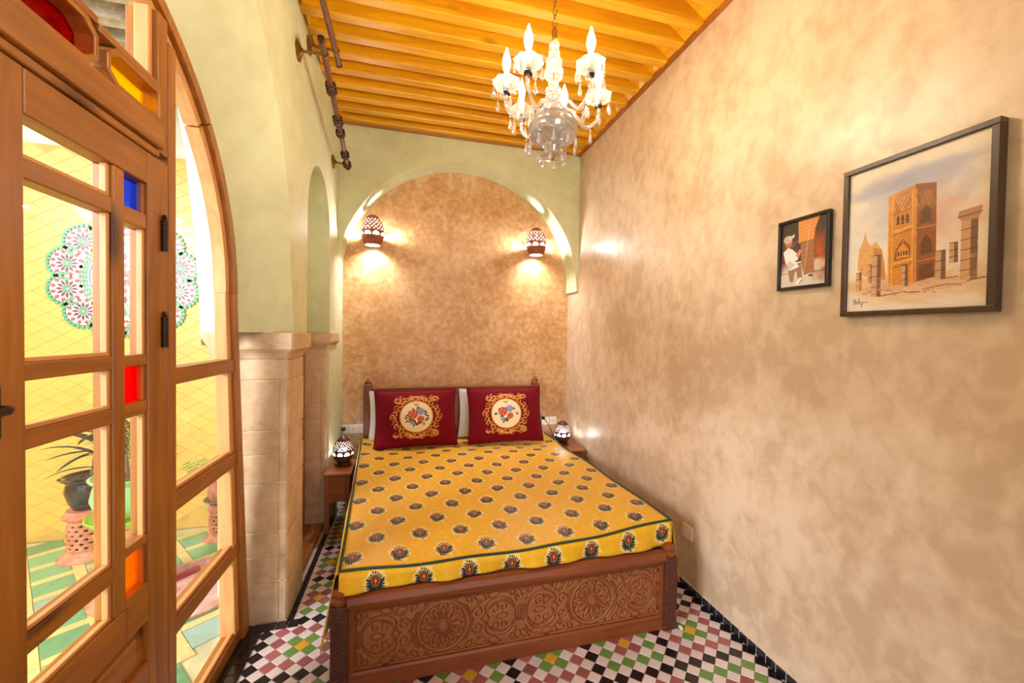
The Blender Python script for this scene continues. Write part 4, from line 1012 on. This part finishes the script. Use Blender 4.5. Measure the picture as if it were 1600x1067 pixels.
def cushion(label, loc, w_, h_, d, tilt, yaw, roll_, mat, name='cushion', group=None, back=None):
    root = thing(name, label, name, (0, 0, 0), group)
    b = pillow_mesh(w_, h_, d, mat, 'cover', root)
    m = MB(); P = []
    for q in range(80):
        a = q/80*4; e = int(a); f_ = 2*(a-e)-1; u_, v_ = [(f_, -1), (1, f_), (-f_, 1), (-1, -f_)][e]
        P.append((u_*w_/2*(1-.05*(1-v_*v_)*abs(u_)), 0, v_*h_/2*(1-.06*(1-u_*u_)*abs(v_))))
    m.tube(P, .004, 6, True); m.build('seam', back, root, smooth=True)
    root.rotation_mode = 'XYZ'; root.rotation_euler = (tilt, roll_, yaw); root.location = loc
    return root
M_VEL = plain('crimson_velvet', srgb(112, 6, 28), .8, 0, .1, spec=.12)
cushion('crimson cushion with gold floral wreath, on the stone pillar side of the bed', (.058, 3.50, .758), .70, .50, .18, -.30, .02, -.012, cushion_print('cushion_print_a', 3), back=M_VEL, group='crimson cushions on the bed')
cushion('crimson cushion with gold floral wreath, on the tan wall side of the bed', (.850, 3.49, .760), .69, .50, .18, -.30, -.08, -.02, cushion_print('cushion_print_b', 9), back=M_VEL, group='crimson cushions on the bed')
cushion('white pillow peeking out behind the cushion nearest the stone pillar', (-.01, 3.70, .742), .68, .45, .11, -.14, .0, 0, M_CREAM, 'pillow', 'white pillows against the headboard', M_CREAM)
cushion('white pillow peeking out in the gap between the two crimson cushions', (.79, 3.70, .742), .68, .45, .11, -.14, -.03, .02, M_CREAM, 'pillow', 'white pillows against the headboard', M_CREAM)

# ------------------------------------------------------------------ nightstands and their lamps
def nightstand(label, x0, x1, y0, y1, h):
    root = thing('nightstand', label, 'nightstand', ((x0+x1)/2, (y0+y1)/2, 0), 'carved nightstands beside the bed')
    m = MB(); m.box(x0-.012, x1+.012, y0-.015, y1, h-.022, h); m.build('tabletop', NW['X'], root, bevel=.005)
    for sx, xx in ((0, x0), (1, x1-.03)):
        for yy in (y0, y1-.03): 
            m = MB(); m.box(xx, xx+.03, yy, yy+.03, 0, h-.022); m.build('leg', NW['Z'], root, bevel=.003)
        m = MB(); m.box(xx+.005, xx+.025, y0+.03, y1-.03, h-.21, h-.022); m.build('side_panel', NW['Y'], root)
    m = MB(); m.box(x0+.03, x1-.03, y1-.022, y1-.006, h-.21, h-.022); m.build('back_panel', NW['X'], root)
    m = MB(); m.box(x0+.03, x1-.03, y0+.006, y1-.03, h-.215, h-.2); m.build('bottom_board', NW['X'], root)
    m = MB(); m.box(x0+.031, x1-.031, y0+.0, y1-.04, h-.198, h-.03); dr = m.build('drawer', NW['X'], root, bevel=.003)
    w_, hh = x1-x0-.06, .135; cx, cz = w_/2, hh/2; S_ = rosette(cx, cz, .05)+[arc(cx, cz, .064, 0, 2*PI, 30), [(.004, .004), (w_-.004, .004), (w_-.004, hh-.004), (.004, hh-.004), (.004, .004)]]
    for sx in (-1, 1):
        for sz in (-1, 1):
            for st_ in (spiral(.095, .035, .022, .005, 0, 5.5), spiral(.105, .0, .014, .004, 2, 7), bez((.065, .02), (.075, .05), (.09, .06), (.12, .06)), bez((.068, .0), (.08, .02), (.085, .01), (.095, .0))):
                S_.append([(cx+sx*x, cz+sz*z) for x, z in st_])
    carved_panel(x0+.03, x1-.03, h-.182, h-.182+hh, y0-.004, S_, .0025, .008, .0058, 'carved_front', BP, dr)
    return root
nightstand('carved wooden nightstand between the bed and the stone pillar, holding a lamp', -.595, -.425, 3.105, 3.43, .455)
nightstand('carved wooden nightstand squeezed between the bed and the tan plaster wall', 1.368, 1.578, 3.33, 3.70, .44)

M_LINER = plain('pale_lamp_inside', srgb(140, 130, 116), .7)
def egg_shell(c, R_, H_, mat, parent, name, zones, open_bottom=False, n_=120, nk=84):
    """pierced egg: zones(u around 0..1, t height 0..1) -> True where the wall is cut away"""
    def rad(t):
        x = 2*t-1.0; return R_*max(.02, (1-abs(x)**2.2))**.5*(1-.12*x) if not open_bottom else R_*(max(.015, 1-((t-.45)/.575)**2))**.5*(1-.12*(t-.45))
    vs_ = []; fs = []; t0 = .0 if not open_bottom else .0
    for k_ in range(nk+1):
        t = k_/nk; r_ = rad(t)
        for i in range(n_): a = 2*PI*i/n_; vs_.append((c[0]+r_*math.cos(a), c[1]+r_*math.sin(a), c[2]+H_*t))
    for k_ in range(nk):
        for i in range(n_):
            if zones((i+.5)/n_, (k_+.5)/nk): continue
            j = (i+1) % n_; fs.append((k_*n_+i, k_*n_+j, (k_+1)*n_+j, (k_+1)*n_+i))
    o = MB().add(vs_, fs).build(name, [mat, M_LINER], parent, smooth=True); s_ = o.modifiers.new('thick', 'SOLIDIFY'); s_.thickness = .0035; s_.offset = -1; s_.material_offset = 1
    return o
def holes(na, rows, z0, z1, zarch, ztop):
    def f(u_, t):
        if z0 < t < z1:
            v_ = (t-z0)/(z1-z0)*rows; row = int(v_); off = .5*(row % 2); x = u_*na*2-off; dx = x-math.floor(x)-.5; dv = v_-row-.5
            return abs(dx)/.5+abs(dv)/.5 < .66
        if zarch < t < ztop:
            x = u_*na-math.floor(u_*na)-.5; v_ = (t-zarch)/(ztop-zarch)
            return (x/.36)**2+v_**2 < 1
        return False
    return f
def table_lamp(label, cx, cy, z0, R_, H_):
    root = thing('table_lamp', label, 'lamp', (cx, cy, z0), 'pierced lamps on the nightstands')
    m = MB(); m.lathe([(R_*.72, z0), (R_*.78, z0+.008), (R_*.78, z0+.016), (R_*.62, z0+.024)], 32, (cx, cy, 0)); m.build('base_ring', M_COPPER, root, smooth=True)
    egg_shell((cx, cy, z0+.012), R_, H_-.012, M_COPPER, root, 'pierced_shell', holes(9, 6, .52, .86, .35, .47))
    m = MB(); m.ball((cx, cy, z0+H_*.42), .036, 12, 1.1); m.build('bulb', M_LAMP, root, smooth=True)
    m = MB(); m.lathe([(.012, z0+.02), (.012, z0+H_*.42-.034)], 12, (cx, cy, 0)); m.build('bulb_holder', M_BLACK, root)
    return root
table_lamp('lit pierced egg-shaped lamp on the nightstand beside the stone pillar', -.500, 3.30, .455, .078, .222)
table_lamp('lit pierced egg-shaped lamp on the nightstand by the tan plaster wall', 1.445, 3.56, .44, .080, .222)

def wall_sconce(label, cx, cz):
    cy = YB-.105; z0 = cz-.135
    root = thing('wall_sconce', label, 'wall lamp', (cx, YB, cz), 'pierced sconces in the arched alcove')
    egg_shell((cx, cy, z0), .098, .27, M_CLAY, root, 'pierced_shell', holes(8, 6, .47, .86, .31, .42), open_bottom=True)
    m = MB(); m.box(cx-.02, cx+.02, cy+.02, YB, cz+.0, cz+.02); m.build('bracket', M_IRON, root)
    m = MB(); m.ball((cx, cy+.01, z0+.080), .042, 12, 1.1); m.build('bulb', M_SCON, root, smooth=True)
    return root
wall_sconce('lit pierced clay sconce in the alcove, the higher one toward the glazed door', -.335, 2.415)
wall_sconce('lit pierced clay sconce in the alcove, over the tan plaster wall side of the bed', 1.212, 2.425)

# ------------------------------------------------------------------ sockets, plugs and cords
def socket(label, cx, y, cz, n_, axis='Y'):
    root = thing('socket_plate', label, 'socket', (cx, y, cz))
    for q in range(n_):
        if axis == 'Y':
            m = MB(); m.box(cx+q*.084-.04, cx+q*.084+.04, y-.010, y+.001, cz-.04, cz+.04); pt = m.build('cover_plate', M_PLASTIC, root, bevel=.003)
            m = MB(); m.lathe([(.019, y-.0108), (.019, y-.0098)], 20, (cx+q*.084, 0, cz), 'Y'); m.build('socket_face', M_IVORY, pt)
        else:
            m = MB(); m.box(XR-.010, XR+.001, y-.041, y+.041, cz-.041, cz+.041); pt = m.build('cover_plate', M_IVORY, root, bevel=.003)
            m = MB(); m.lathe([(.019, XR-.0112), (.019, XR-.0098)], 20, (0, y, cz), 'X'); sf = m.build('socket_face', M_PLASTIC, pt)
            for dy in (-.009, .009):
                m = MB(); m.lathe([(.0028, XR-.0118), (.0028, XR-.0100)], 8, (0, y+dy, cz), 'X'); m.build('socket_hole', M_BLACK, sf)
    return root
socket('white double switch and socket plate on the wall above the nightstand lamp', -.582, YB, .60, 3)
socket('white socket plate almost hidden behind the cushion next to the tan wall', 1.375, YB, .60, 2)
socket('single ivory socket low on the tan plaster wall beside the footboard', XR, 1.965, .345, 1, 'X')
def lamp_cord(label, px, pz, pts):
    root = thing('power_cord', label, 'cord', (px, YB, pz), 'lamp cords with plugs')
    m = MB(); m.lathe([(.018, YB-.012), (.018, YB-.035), (.008, YB-.045)], 12, (px, 0, pz), 'Y'); m.build('plug', M_BLACK, root)
    m = MB(); m.tube([(px, YB-.042, pz)]+pts, .0035, 6); m.build('cable', M_BLACK, root, smooth=True)
lamp_cord('black plug and cord in the wall behind the lamp beside the pillar', -.582, .61, [(-.58, YB-.08, .59), (-.57, YB-.14, .52), (-.53, 3.60, .48), (-.49, 3.45, .463), (-.47, 3.365, .462)])
lamp_cord('black plug and short cord behind the lamp by the tan wall', 1.345, .635, [(1.35, YB-.08, .625), (1.38, YB-.13, .56), (1.40, 3.69, .47), (1.40, 3.63, .448)])

# ------------------------------------------------------------------ curtain rods high on the arch wall
M_ROD = wood('rod_wood', srgb(92, 52, 34), srgb(124, 76, 52), 'Y', .4)
M_RING = plain('dark_ring', srgb(66, 38, 26), .35, .3)
def lerp3(a, b, t): return tuple(a[i]+(b[i]-a[i])*t for i in range(3))
def bracket(root, wall_pt, rod_pt):
    w_, r_ = Vector(wall_pt), Vector(rod_pt)
    m = MB(); m.lathe([(.012, XL+.028), (.02, XL+.02), (.036, XL+.012), (.052, XL+.004), (.050, XL-.002)], 28, (0, w_.y, w_.z), 'X', scallop=lambda a, k_: .10*math.cos(8*a) if k_ in (2, 3) else 0); rs = m.build('rosette', M_BRASS, root, smooth=True)
    m = MB(); m.tube([w_, r_], .008, 10); m.build('bracket_arm', M_BRASS, root, smooth=True)
    m = MB(); d = Vector((0, 1, 0)); m.lathe([(.019, r_.y-.010), (.022, r_.y), (.019, r_.y+.010)], 16, (r_.x, 0, r_.z), 'Y'); m.build('bracket_cup', M_BRASS, root, smooth=True)
def rod(label, a, b, brackets, ring_ts, r_=.0165):
    root = thing('curtain_rod', label, 'curtain rod', lerp3(a, b, .5), 'wooden curtain rods')
    m = MB(); m.tube([lerp3(a, b, t) for t in (0, .5, 1)], r_, 14); m.build('pole', M_ROD, root, smooth=True)
    for e, (p, q) in enumerate(((a, b), (b, a))):
        m = MB(); d = (Vector(p)-Vector(q)).normalized(); P = Vector(p); m.tube([P-d*.01, P, P+d*.012, P+d*.016], [r_*1.05, r_*1.18, r_*1.1, r_*.5], 14); m.build('end_cap', M_RING, root, smooth=True)
    for wp, rp in brackets: bracket(root, wp, rp)
    d = (Vector(b)-Vector(a)).normalized(); e1 = d.cross(Vector((0, 0, 1))).normalized(); e2 = d.cross(e1)
    for t in ring_ts:
        c_ = Vector(lerp3(a, b, t))-Vector((0, 0, .008)); tilt = random.uniform(-.25, .25); e3 = (e2*math.cos(tilt)+d*math.sin(tilt))
        m = MB(); m.tube([c_+e1*(.027*math.cos(q))+e3*(.027*math.sin(q)) for q in np.linspace(0, 2*PI, 22)[:-1]], .0045, 7, True); m.build('ring', M_RING, root, smooth=True)
    return root
ra, rb = (-.466, 2.28, 3.03), (-.495, 3.40, 2.812)
rod('dark wooden curtain rod with clusters of rings, ending at the alcove arch', ra, rb, [((XL, 2.367, 3.006), (-.464, 2.367, 3.012)), ((XL, 3.364, 2.83), (-.492, 3.364, 2.819))],
    [.255, .275, .29, .305, .50, .515, .53, .545, .62, .632, .645, .83, .845, .86, .94, .955, .97])
rod('plain dark wooden curtain rod close under the ceiling joists', (-.45, 1.2, 3.215), (-.452, 2.72, 3.19), [((XL, 2.6, 3.195), (-.45, 2.6, 3.192)), ((XL, 1.3, 3.21), (-.45, 1.3, 3.213))], [])

# ------------------------------------------------------------------ chandelier
HX, HY = .582, 1.60
ch_ = thing('chandelier', 'small crystal chandelier with lit candle bulbs hanging from the joists', 'chandelier', (HX, HY, ZC))
m = MB(); m.lathe([(.05, ZC-.012), (.05, ZC), (.03, ZC+.01)], 24, (HX, HY, 0)); m.build('ceiling_rose', M_BRASS, ch_, smooth=True)
z = ZC-.01; q = 0
while z > 2.80:
    m = MB(); a = PI/2*(q % 2); L = .017
    m.tube([(HX+.008*math.cos(t)*math.cos(a), HY+.008*math.cos(t)*math.sin(a), z-.014+L*math.sin(t)) for t in np.linspace(0, 2*PI, 13)[:-1]], .0022, 5, True); m.build('chain_link', M_BRASS, ch_, smooth=True); z -= .0265; q += 1
m = MB(); m.lathe([(.006, 2.80), (.013, 2.79), (.011, 2.765), (.014, 2.75)], 14, (HX, HY, 0)); m.build('brass_collar', M_BRASS, ch_, smooth=True)
for zc_, r_, sz in ((2.728, .022, .9), (2.695, .024, .9), (2.655, .034, .9), (2.612, .040, .95), (2.565, .022, .8), (2.532, .033, .9), (2.492, .040, .85), (2.452, .03, .8)):
    m = MB(); m.lathe([(max(.004, r_*math.sin(PI*k_/10)), zc_-r_*sz*math.cos(PI*k_/10)) for k_ in range(11)], 20, (HX, HY, 0), scallop=lambda a, k_: .05*math.cos(10*a)); m.build('glass_ball', M_CRYB, ch_, smooth=True)
m = MB(); m.lathe([(.004, 2.44), (.004, 2.79)], 8, (HX, HY, 0)); m.build('centre_rod', M_BRASS, ch_)
m = MB(); m.lathe([(.048, 2.465), (.056, 2.452), (.056, 2.436), (.082, 2.430), (.088, 2.418), (.086, 2.408), (.098, 2.400), (.105, 2.380), (.106, 2.362), (.098, 2.348), (.100, 2.342), (.082, 2.326), (.056, 2.316), (.042, 2.306), (.036, 2.29), (.030, 2.274)], 36, (HX, HY, 0)); m.build('bowl', M_SILVER, ch_, smooth=True)
m = MB(); m.lathe([(.020, 2.274), (.052, 2.268), (.055, 2.262), (.03, 2.254), (.012, 2.25)], 30, (HX, HY, 0), scallop=lambda a, k_: .08*math.cos(9*a) if 0 < k_ < 3 else 0); m.build('bottom_dish', M_CRYS, ch_, smooth=True)
m = MB(); m.lathe([(.012, 2.262), (.014, 2.255), (.006, 2.245)], 12, (HX, HY, 0)); m.build('bowl_cap', M_BRASS, ch_, smooth=True)
def pendant(mb, p, n_beads, L):
    x, y, z = p
    for k_ in range(n_beads): mb.ball((x, y, z-.007-k_*.0125), .0048, 5); 
    z -= n_beads*.0125+.006
    mb.lathe([(.0012, z), (.004, z-.010), (.008, z-L*.55), (.0095, z-L*.75), (.006, z-L*.93), (.0015, z-L)], 7, (x, y, 0))
for q in range(10):
    a = 2*PI*q/10; m = MB(); pendant(m, (HX+.101*math.cos(a), HY+.101*math.sin(a), 2.345), 1, .05); m.build('crystal_drop', M_CRYS, ch_, smooth=True)
for q in range(6):
    a = 2*PI*q/6; m = MB(); pendant(m, (HX+.053*math.cos(a), HY+.053*math.sin(a), 2.264), 0, .035); m.build('crystal_drop', M_CRYS, ch_, smooth=True)
AR = .205; ZB = 2.515; ang0 = -YAW
for q, ad in enumerate((12, 70, 130, 192, 236, 308)):
    a = ang0+math.radians(ad); d = Vector((math.cos(a), math.sin(a), 0)); C0 = Vector((HX, HY, 0))
    P = lambda r_, z: C0+d*r_+Vector((0, 0, z))
    m = MB(); m.tube([P(r_, z) for r_, z in [(r__, z__) for r__, z__ in bez((.05, 2.43), (.10, 2.52), (.12, 2.36), (.17, 2.41), 14)]+bez((.17, 2.41), (.20, 2.43), (.215, 2.46), (AR, ZB-.012), 8)[1:]], .0072, 8)
    arm = m.build('arm', M_CRYS, ch_, smooth=True)
    cx, cy = (C0+d*AR).xy
    m = MB(); m.lathe([(.012, ZB-.012), (.014, ZB-.006), (.030, ZB), (.046, ZB+.012), (.056, ZB+.030), (.053, ZB+.032), (.043, ZB+.016), (.028, ZB+.005), (.008, ZB+.004)], 40, (cx, cy, 0), scallop=lambda a_, k_: .07*math.cos(8*a_) if 2 < k_ < 7 else 0); m.build('drip_dish', M_CRYS, arm, smooth=True)
    m = MB(); m.lathe([(.017, ZB-.018), (.018, ZB-.012), (.010, ZB-.008)], 14, (cx, cy, 0)); m.build('dish_collar', M_IRON, arm)
    m = MB(); m.lathe([(.0115, ZB+.002), (.0115, ZB+.07), (.009, ZB+.075)], 14, (cx, cy, 0)); m.build('candle_sleeve', plain('candle_sleeve_%d' % q, srgb(236, 222, 196), .4), arm, smooth=True)
    lit = q != 2
    m = MB(); z0 = ZB+.075; m.lathe([(.009, z0), (.012, z0+.012), (.0165, z0+.03), (.0165, z0+.042), (.012, z0+.062), (.005, z0+.082), (.001, z0+.096)], 14, (cx, cy, 0)); m.build('candle_bulb', M_BULB if lit else M_FROST, arm, smooth=True, label=None if lit else 'candle bulb not lit')
    for k_ in range(6):
        b = a+2*PI*k_/6; m = MB(); pendant(m, (cx+.054*math.cos(b), cy+.054*math.sin(b), ZB+.024), 3 if k_ % 2 else 1, .05); m.build('crystal_drop', M_CRYS, arm, smooth=True)
    m = MB(); pendant(m, tuple(P(.17, 2.40)), 1, .05); m.build('crystal_drop', M_CRYS, arm, smooth=True)

# ------------------------------------------------------------------ framed pictures on the tan wall
def framed(label, y0, y1, z0, z1, fw, fd, fmat, pm, cat='painting', name='framed_picture'):
    root = thing(name, label, cat, (XR, (y0+y1)/2, (z0+z1)/2))
    m = MB(); m.box(XR-fd, XR-.002, y0, y1, z1-fw, z1); m.build('frame_bar', fmat, root, bevel=.002)
    m = MB(); m.box(XR-fd, XR-.002, y0, y1, z0, z0+fw); m.build('frame_bar', fmat, root, bevel=.002)
    m = MB(); m.box(XR-fd, XR-.002, y0, y0+fw, z0+fw, z1-fw); m.build('frame_bar', fmat, root, bevel=.002)
    m = MB(); m.box(XR-fd, XR-.002, y1-fw, y1, z0+fw, z1-fw); m.build('frame_bar', fmat, root, bevel=.002)
    x = XR-fd+.010; m = MB(); a, b, c, d = y0+fw-.002, y1-fw+.002, z0+fw-.002, z1-fw+.002
    m.add([(x, b, c), (x, a, c), (x, a, d), (x, b, d), (x+.004, b, c), (x+.004, a, c), (x+.004, a, d), (x+.004, b, d)], [(0, 1, 2, 3), (7, 6, 5, 4), (0, 4, 5, 1), (1, 5, 6, 2), (2, 6, 7, 3), (3, 7, 4, 0)])
    m.build('print', pm, root, uv=[(0, 0), (1, 0), (1, 1), (0, 1)]*2)
    return root
# watercolour of a square brick tower and ruined columns
pw, ph = 520, 720
c = Canvas(pw, ph, (226, 214, 198)); r4 = random.Random(2)
YMAP = [True]
def U(x, y):
    if YMAP[0]: y = y*20/36 if y < 36 else (20+(y-36)*1.185 if y < 95 else 89.9+(y-95)*1.9); x += 2
    return (x/100*pw, (100-y)/100*ph)     # percent from the top-left corner
def blot(x, y, rx, ry, col, n_=60, al=.12, s_=.35):
    for _ in range(n_):
        px, py = U(x+r4.gauss(0, rx*.5), y+r4.gauss(0, ry*.5)); c.ell(px, py, rx/100*pw*r4.uniform(.15, s_), ry/100*ph*r4.uniform(.15, s_), col, r4.uniform(-.5, .5), al, 12)
blot(42, 30, 40, 10, (150, 152, 182), 120, .10); blot(62, 24, 40, 8, (160, 160, 186), 70, .08); blot(30, 42, 30, 16, (176, 178, 198), 70, .10); blot(70, 40, 26, 20, (172, 178, 200), 90, .09); blot(74, 58, 22, 18, (214, 150, 130), 70, .10); blot(28, 56, 24, 14, (184, 186, 200), 50, .10)
blot(50, 92, 60, 8, (214, 170, 126), 120, .16); blot(45, 88, 50, 6, (196, 150, 120), 80, .14)
def PU(pts, col, al=1): c.poly([U(*p) for p in pts], col, al)
def LU(pts, w_, col, al=1): c.line([U(*p) for p in pts], w_, col, al)
PU([(7, 78), (8, 66), (11, 62), (13, 56), (15, 62), (18, 65), (22, 63), (27, 68), (30, 76), (31, 86), (20, 84), (12, 82)], (206, 152, 82), .85); PU([(20, 66), (27, 68), (31, 86), (24, 86)], (176, 112, 62), .7)
for _ in range(26): px, py = U(r4.uniform(9, 28), r4.uniform(66, 84)); c.ell(px, py, 3, 3, (140, 84, 46), 0, .6)
T, S2, dk = (196, 128, 44), (138, 78, 30), (70, 38, 20)
PU([(31, 39), (51, 36), (52, 89), (33, 90)], T); PU([(51, 36), (65, 38), (66.5, 87), (52, 89)], S2)
for x in (31.6, 34.2, 49.2, 51.6): LU([(x, 39), (x+1.2, 89.5)], 6, (222, 158, 74), .8)
PU([(36, 40), (48, 38.2), (48.4, 47), (36.6, 49)], (156, 92, 34))
for k_ in range(7): LU([(36+k_*2, 40), (36+k_*2+6, 48.5)], 2.2, (226, 180, 104)); LU([(48-k_*2, 38.5), (48-k_*2-6, 48)], 2.2, (226, 180, 104))
for k_ in range(3): px = 39+k_*3.4; PU([(px-1, 56), (px-1, 52), (px, 50.4), (px+1, 52), (px+1, 56)], dk)
LU([(36, 50), (48.5, 48)], 4, dk, .7); LU([(36.5, 59.5), (49, 58)], 7, (228, 170, 92)); LU([(36.5, 61.5), (49, 60)], 4, dk, .6)
PU([(37, 76), (37.5, 70), (43, 64), (48.5, 69), (49, 75)], S2); PU([(38.6, 75), (39, 70.6), (43, 66.4), (47, 70), (47.4, 74.4)], (214, 142, 56))
for k_ in range(4): px = 40+k_*2; PU([(px-.6, 73.5), (px-.6, 71.5), (px, 70.6), (px+.6, 71.5), (px+.6, 73.5)], dk)
LU([(37, 77.5), (49.6, 76)], 7, (228, 170, 92)); LU([(37.3, 79.5), (49.8, 78)], 4, dk, .6); PU([(38, 90), (38, 80.5), (48.6, 79.5), (49, 89)], (206, 130, 40), .7)
for k_ in range(5): LU([(54+k_*1.6, 41), (58+k_*1.6, 50)], 2, (190, 130, 70)); LU([(64-k_*1.6, 41), (60-k_*1.6, 50)], 2, (190, 130, 70))
PU([(55, 58), (55.5, 51), (58.5, 48), (62, 51), (62.5, 58)], dk, .6); LU([(54, 60), (65, 60)], 5, (200, 132, 66)); PU([(55.5, 75), (56, 68), (59, 63.5), (63, 68), (63.4, 74)], dk, .6); LU([(54, 78), (66, 77)], 5, (190, 122, 58)); PU([(55, 88), (55.4, 80), (64.5, 79.5), (65.4, 87)], dk, .5)
def colm(x, yt, yb, w_, capw=0):
    PU([(x-w_/2, yt), (x+w_/2, yt), (x+w_/2+.4, yb), (x-w_/2+.1, yb)], (194, 150, 112)); PU([(x+w_*.08, yt), (x+w_/2, yt), (x+w_/2+.4, yb), (x+w_*.1, yb)], (104, 66, 48), .85)
    n_ = max(3, int((yb-yt)/5))
    for k_ in range(1, n_): LU([(x-w_/2, yt+(yb-yt)*k_/n_+.5), (x+w_/2, yt+(yb-yt)*k_/n_)], 3, (58, 36, 30), .85)
    LU([(x-w_/2, yt), (x+w_/2, yt)], 3, (70, 44, 36))
    if capw: PU([(x-capw/2, yt-1), (x-capw/2+.5, yt-4), (x+capw/2, yt-5), (x+capw/2-.6, yt-1.4), (x+w_/2, yt+1), (x-w_/2, yt+1)], (178, 128, 100)); LU([(x-capw/2, yt-1), (x+capw/2, yt-2)], 3, (60, 36, 30))
for px in (12, 58): LU([(px, 93), (px+16, 91.5), (px+24, 92.2)], 6, (96, 62, 50), .5)
for _ in range(420):     # loose brush dabs on the brickwork
    x, y = r4.uniform(32, 65), r4.uniform(41, 88); px, py = U(x, y); shade_side = x > 51.5
    c.ell(px, py, r4.uniform(2, 7), r4.uniform(1.2, 3), r4.choice([(150, 88, 34), (96, 52, 22), (178, 108, 48)] if shade_side else [(226, 166, 72), (168, 100, 32), (206, 122, 30), (240, 190, 110)]), r4.uniform(-.5, .5), .45)
colm(18, 76, 87, 4); colm(8.5, 80, 91, 4.6); colm(23, 71, 95, 7.5); colm(45, 79, 90.5, 4.6); colm(69, 74, 88.5, 6.5); colm(77, 71, 81, 5); colm(86, 60, 90, 9.5, 14)
LU([(26, 95), (44, 93.6), (56, 94.2)], 6, (90, 58, 46), .6); LU([(70, 88.5), (80, 88)], 5, (80, 50, 40), .6); LU([(86, 90.5), (98, 89.5)], 7, (84, 54, 42), .6)
for _ in range(26): x, y = r4.uniform(25, 70), r4.uniform(91, 95.5); px, py = U(x, y); c.ell(px, py, r4.uniform(2, 9), 2.2, r4.choice([(236, 214, 180), (120, 78, 58), (206, 140, 90)]), .1, .7)
blot(90, 82, 8, 5, (206, 160, 110), 14, .2); blot(10, 86, 12, 5, (224, 180, 96), 20, .18)
sg = [(4, 97.6), (5, 95.4), (5.6, 97.8), (6.4, 95.6), (7, 97.4), (8, 96.4), (8.6, 97.4), (9.4, 95.2), (9.6, 97.5), (11, 96.6), (11.6, 98.6), (12.4, 96.6), (13.6, 97.2), (15, 96.8), (17, 97)]
for _ in range(260):
    x, y = r4.uniform(5, 95), r4.gauss(91, 2.2); px, py = U(x, y); c.ell(px, py, r4.uniform(4, 16), r4.uniform(1, 2.6), r4.choice([(232, 200, 160), (196, 140, 104), (176, 122, 92), (226, 180, 120)]), r4.uniform(-.1, .1), .35)
LU(sg, 1.8, (60, 44, 40), .9)
M_PAINT = print_mat('tower_watercolour', c.image('tower_watercolour'), .45, 0, False)
M_FRB = wood('brown_frame', srgb(52, 32, 20), srgb(74, 46, 28), 'Z', .4); M_FRK = plain('black_frame', srgb(26, 20, 18), .3)
framed('large brown-framed watercolour of a square tower and ruined columns', .722, 1.128, 1.583, 2.122, .018, .035, M_FRB, M_PAINT)
# photograph of a plasterer at work
YMAP[0] = False
pw, ph = 300, 400
c = Canvas(pw, ph, (64, 50, 42))
PU([(0, 62), (100, 62), (100, 100), (0, 100)], (206, 198, 186)); blot(85, 55, 26, 34, (150, 78, 44), 60, .2, .5); blot(10, 50, 20, 24, (120, 70, 60), 40, .2, .5); blot(82, 72, 20, 10, (206, 190, 170), 40, .3, .5); blot(86, 50, 10, 14, (196, 86, 40), 30, .2, .5)
PU([(38, 0), (84, 0), (74, 18), (72, 33), (40, 35)], (214, 142, 78)); PU([(44, 36), (72, 34), (74, 80), (52, 84), (46, 62)], (156, 108, 74))
for k_ in range(7): LU([(38, 3+k_*5), (76, 1+k_*5)], 3, (168, 98, 46), .8); LU([(40+k_*6, 0), (42+k_*5, 34)], 2, (236, 176, 110), .6)
for k_ in range(5): LU([(46, 42+k_*8), (74, 40+k_*8)], 3, (110, 74, 52), .7)
LU([(64, 0), (56, 60), (52, 84)], 3, (230, 200, 150), .8); LU([(72, 80), (100, 81)], 3, (60, 46, 40)); LU([(0, 78), (14, 78)], 3, (60, 46, 40))
PU([(22, 66), (46, 64), (50, 92), (42, 96), (36, 76), (32, 78), (30, 92), (22, 92), (18, 78)], (148, 116, 92))
PU([(5, 44), (16, 38), (26, 42), (40, 52), (38, 60), (32, 60), (42, 70), (22, 74), (10, 60)], (228, 224, 226)); PU([(18, 58), (34, 66), (22, 72), (12, 64)], (180, 172, 172), .7); PU([(34, 52), (42, 44), (47, 46), (40, 58)], (196, 128, 92))
px, py = U(17, 30); c.ell(px, py, 26, 34, (188, 104, 78)); px, py = U(15, 25.5); c.ell(px, py, 30, 25, (190, 176, 156)); PU([(18, 22), (30, 19), (30, 23), (20, 27)], (206, 194, 174)); LU([(24, 38), (38, 30)], 4, (190, 130, 96))
PU([(44, 86), (50, 88), (40, 97), (33, 95)], (230, 226, 220)); PU([(62, 84), (72, 84), (72, 87), (62, 86)], (70, 60, 56))
framed('small black-framed photograph of a crouching craftsman in a cap working a pillar', 1.186, 1.408, 1.708, 2.010, .013, .022, M_FRK, print_mat('craftsman_photograph', c.image('craftsman_photograph'), .35, 0, False), 'photograph')
m = MB(); m.prism([(1.348, 1.69), (1.362, 1.686), (1.368, 1.702), (1.36, 1.716), (1.35, 1.71)], 'Z', .004, .012); tag(m.build('paper_scrap', M_PLASTIC, None, bevel=.002), 'tiny white paper scrap on the floor tiles by the bed post', 'scrap')
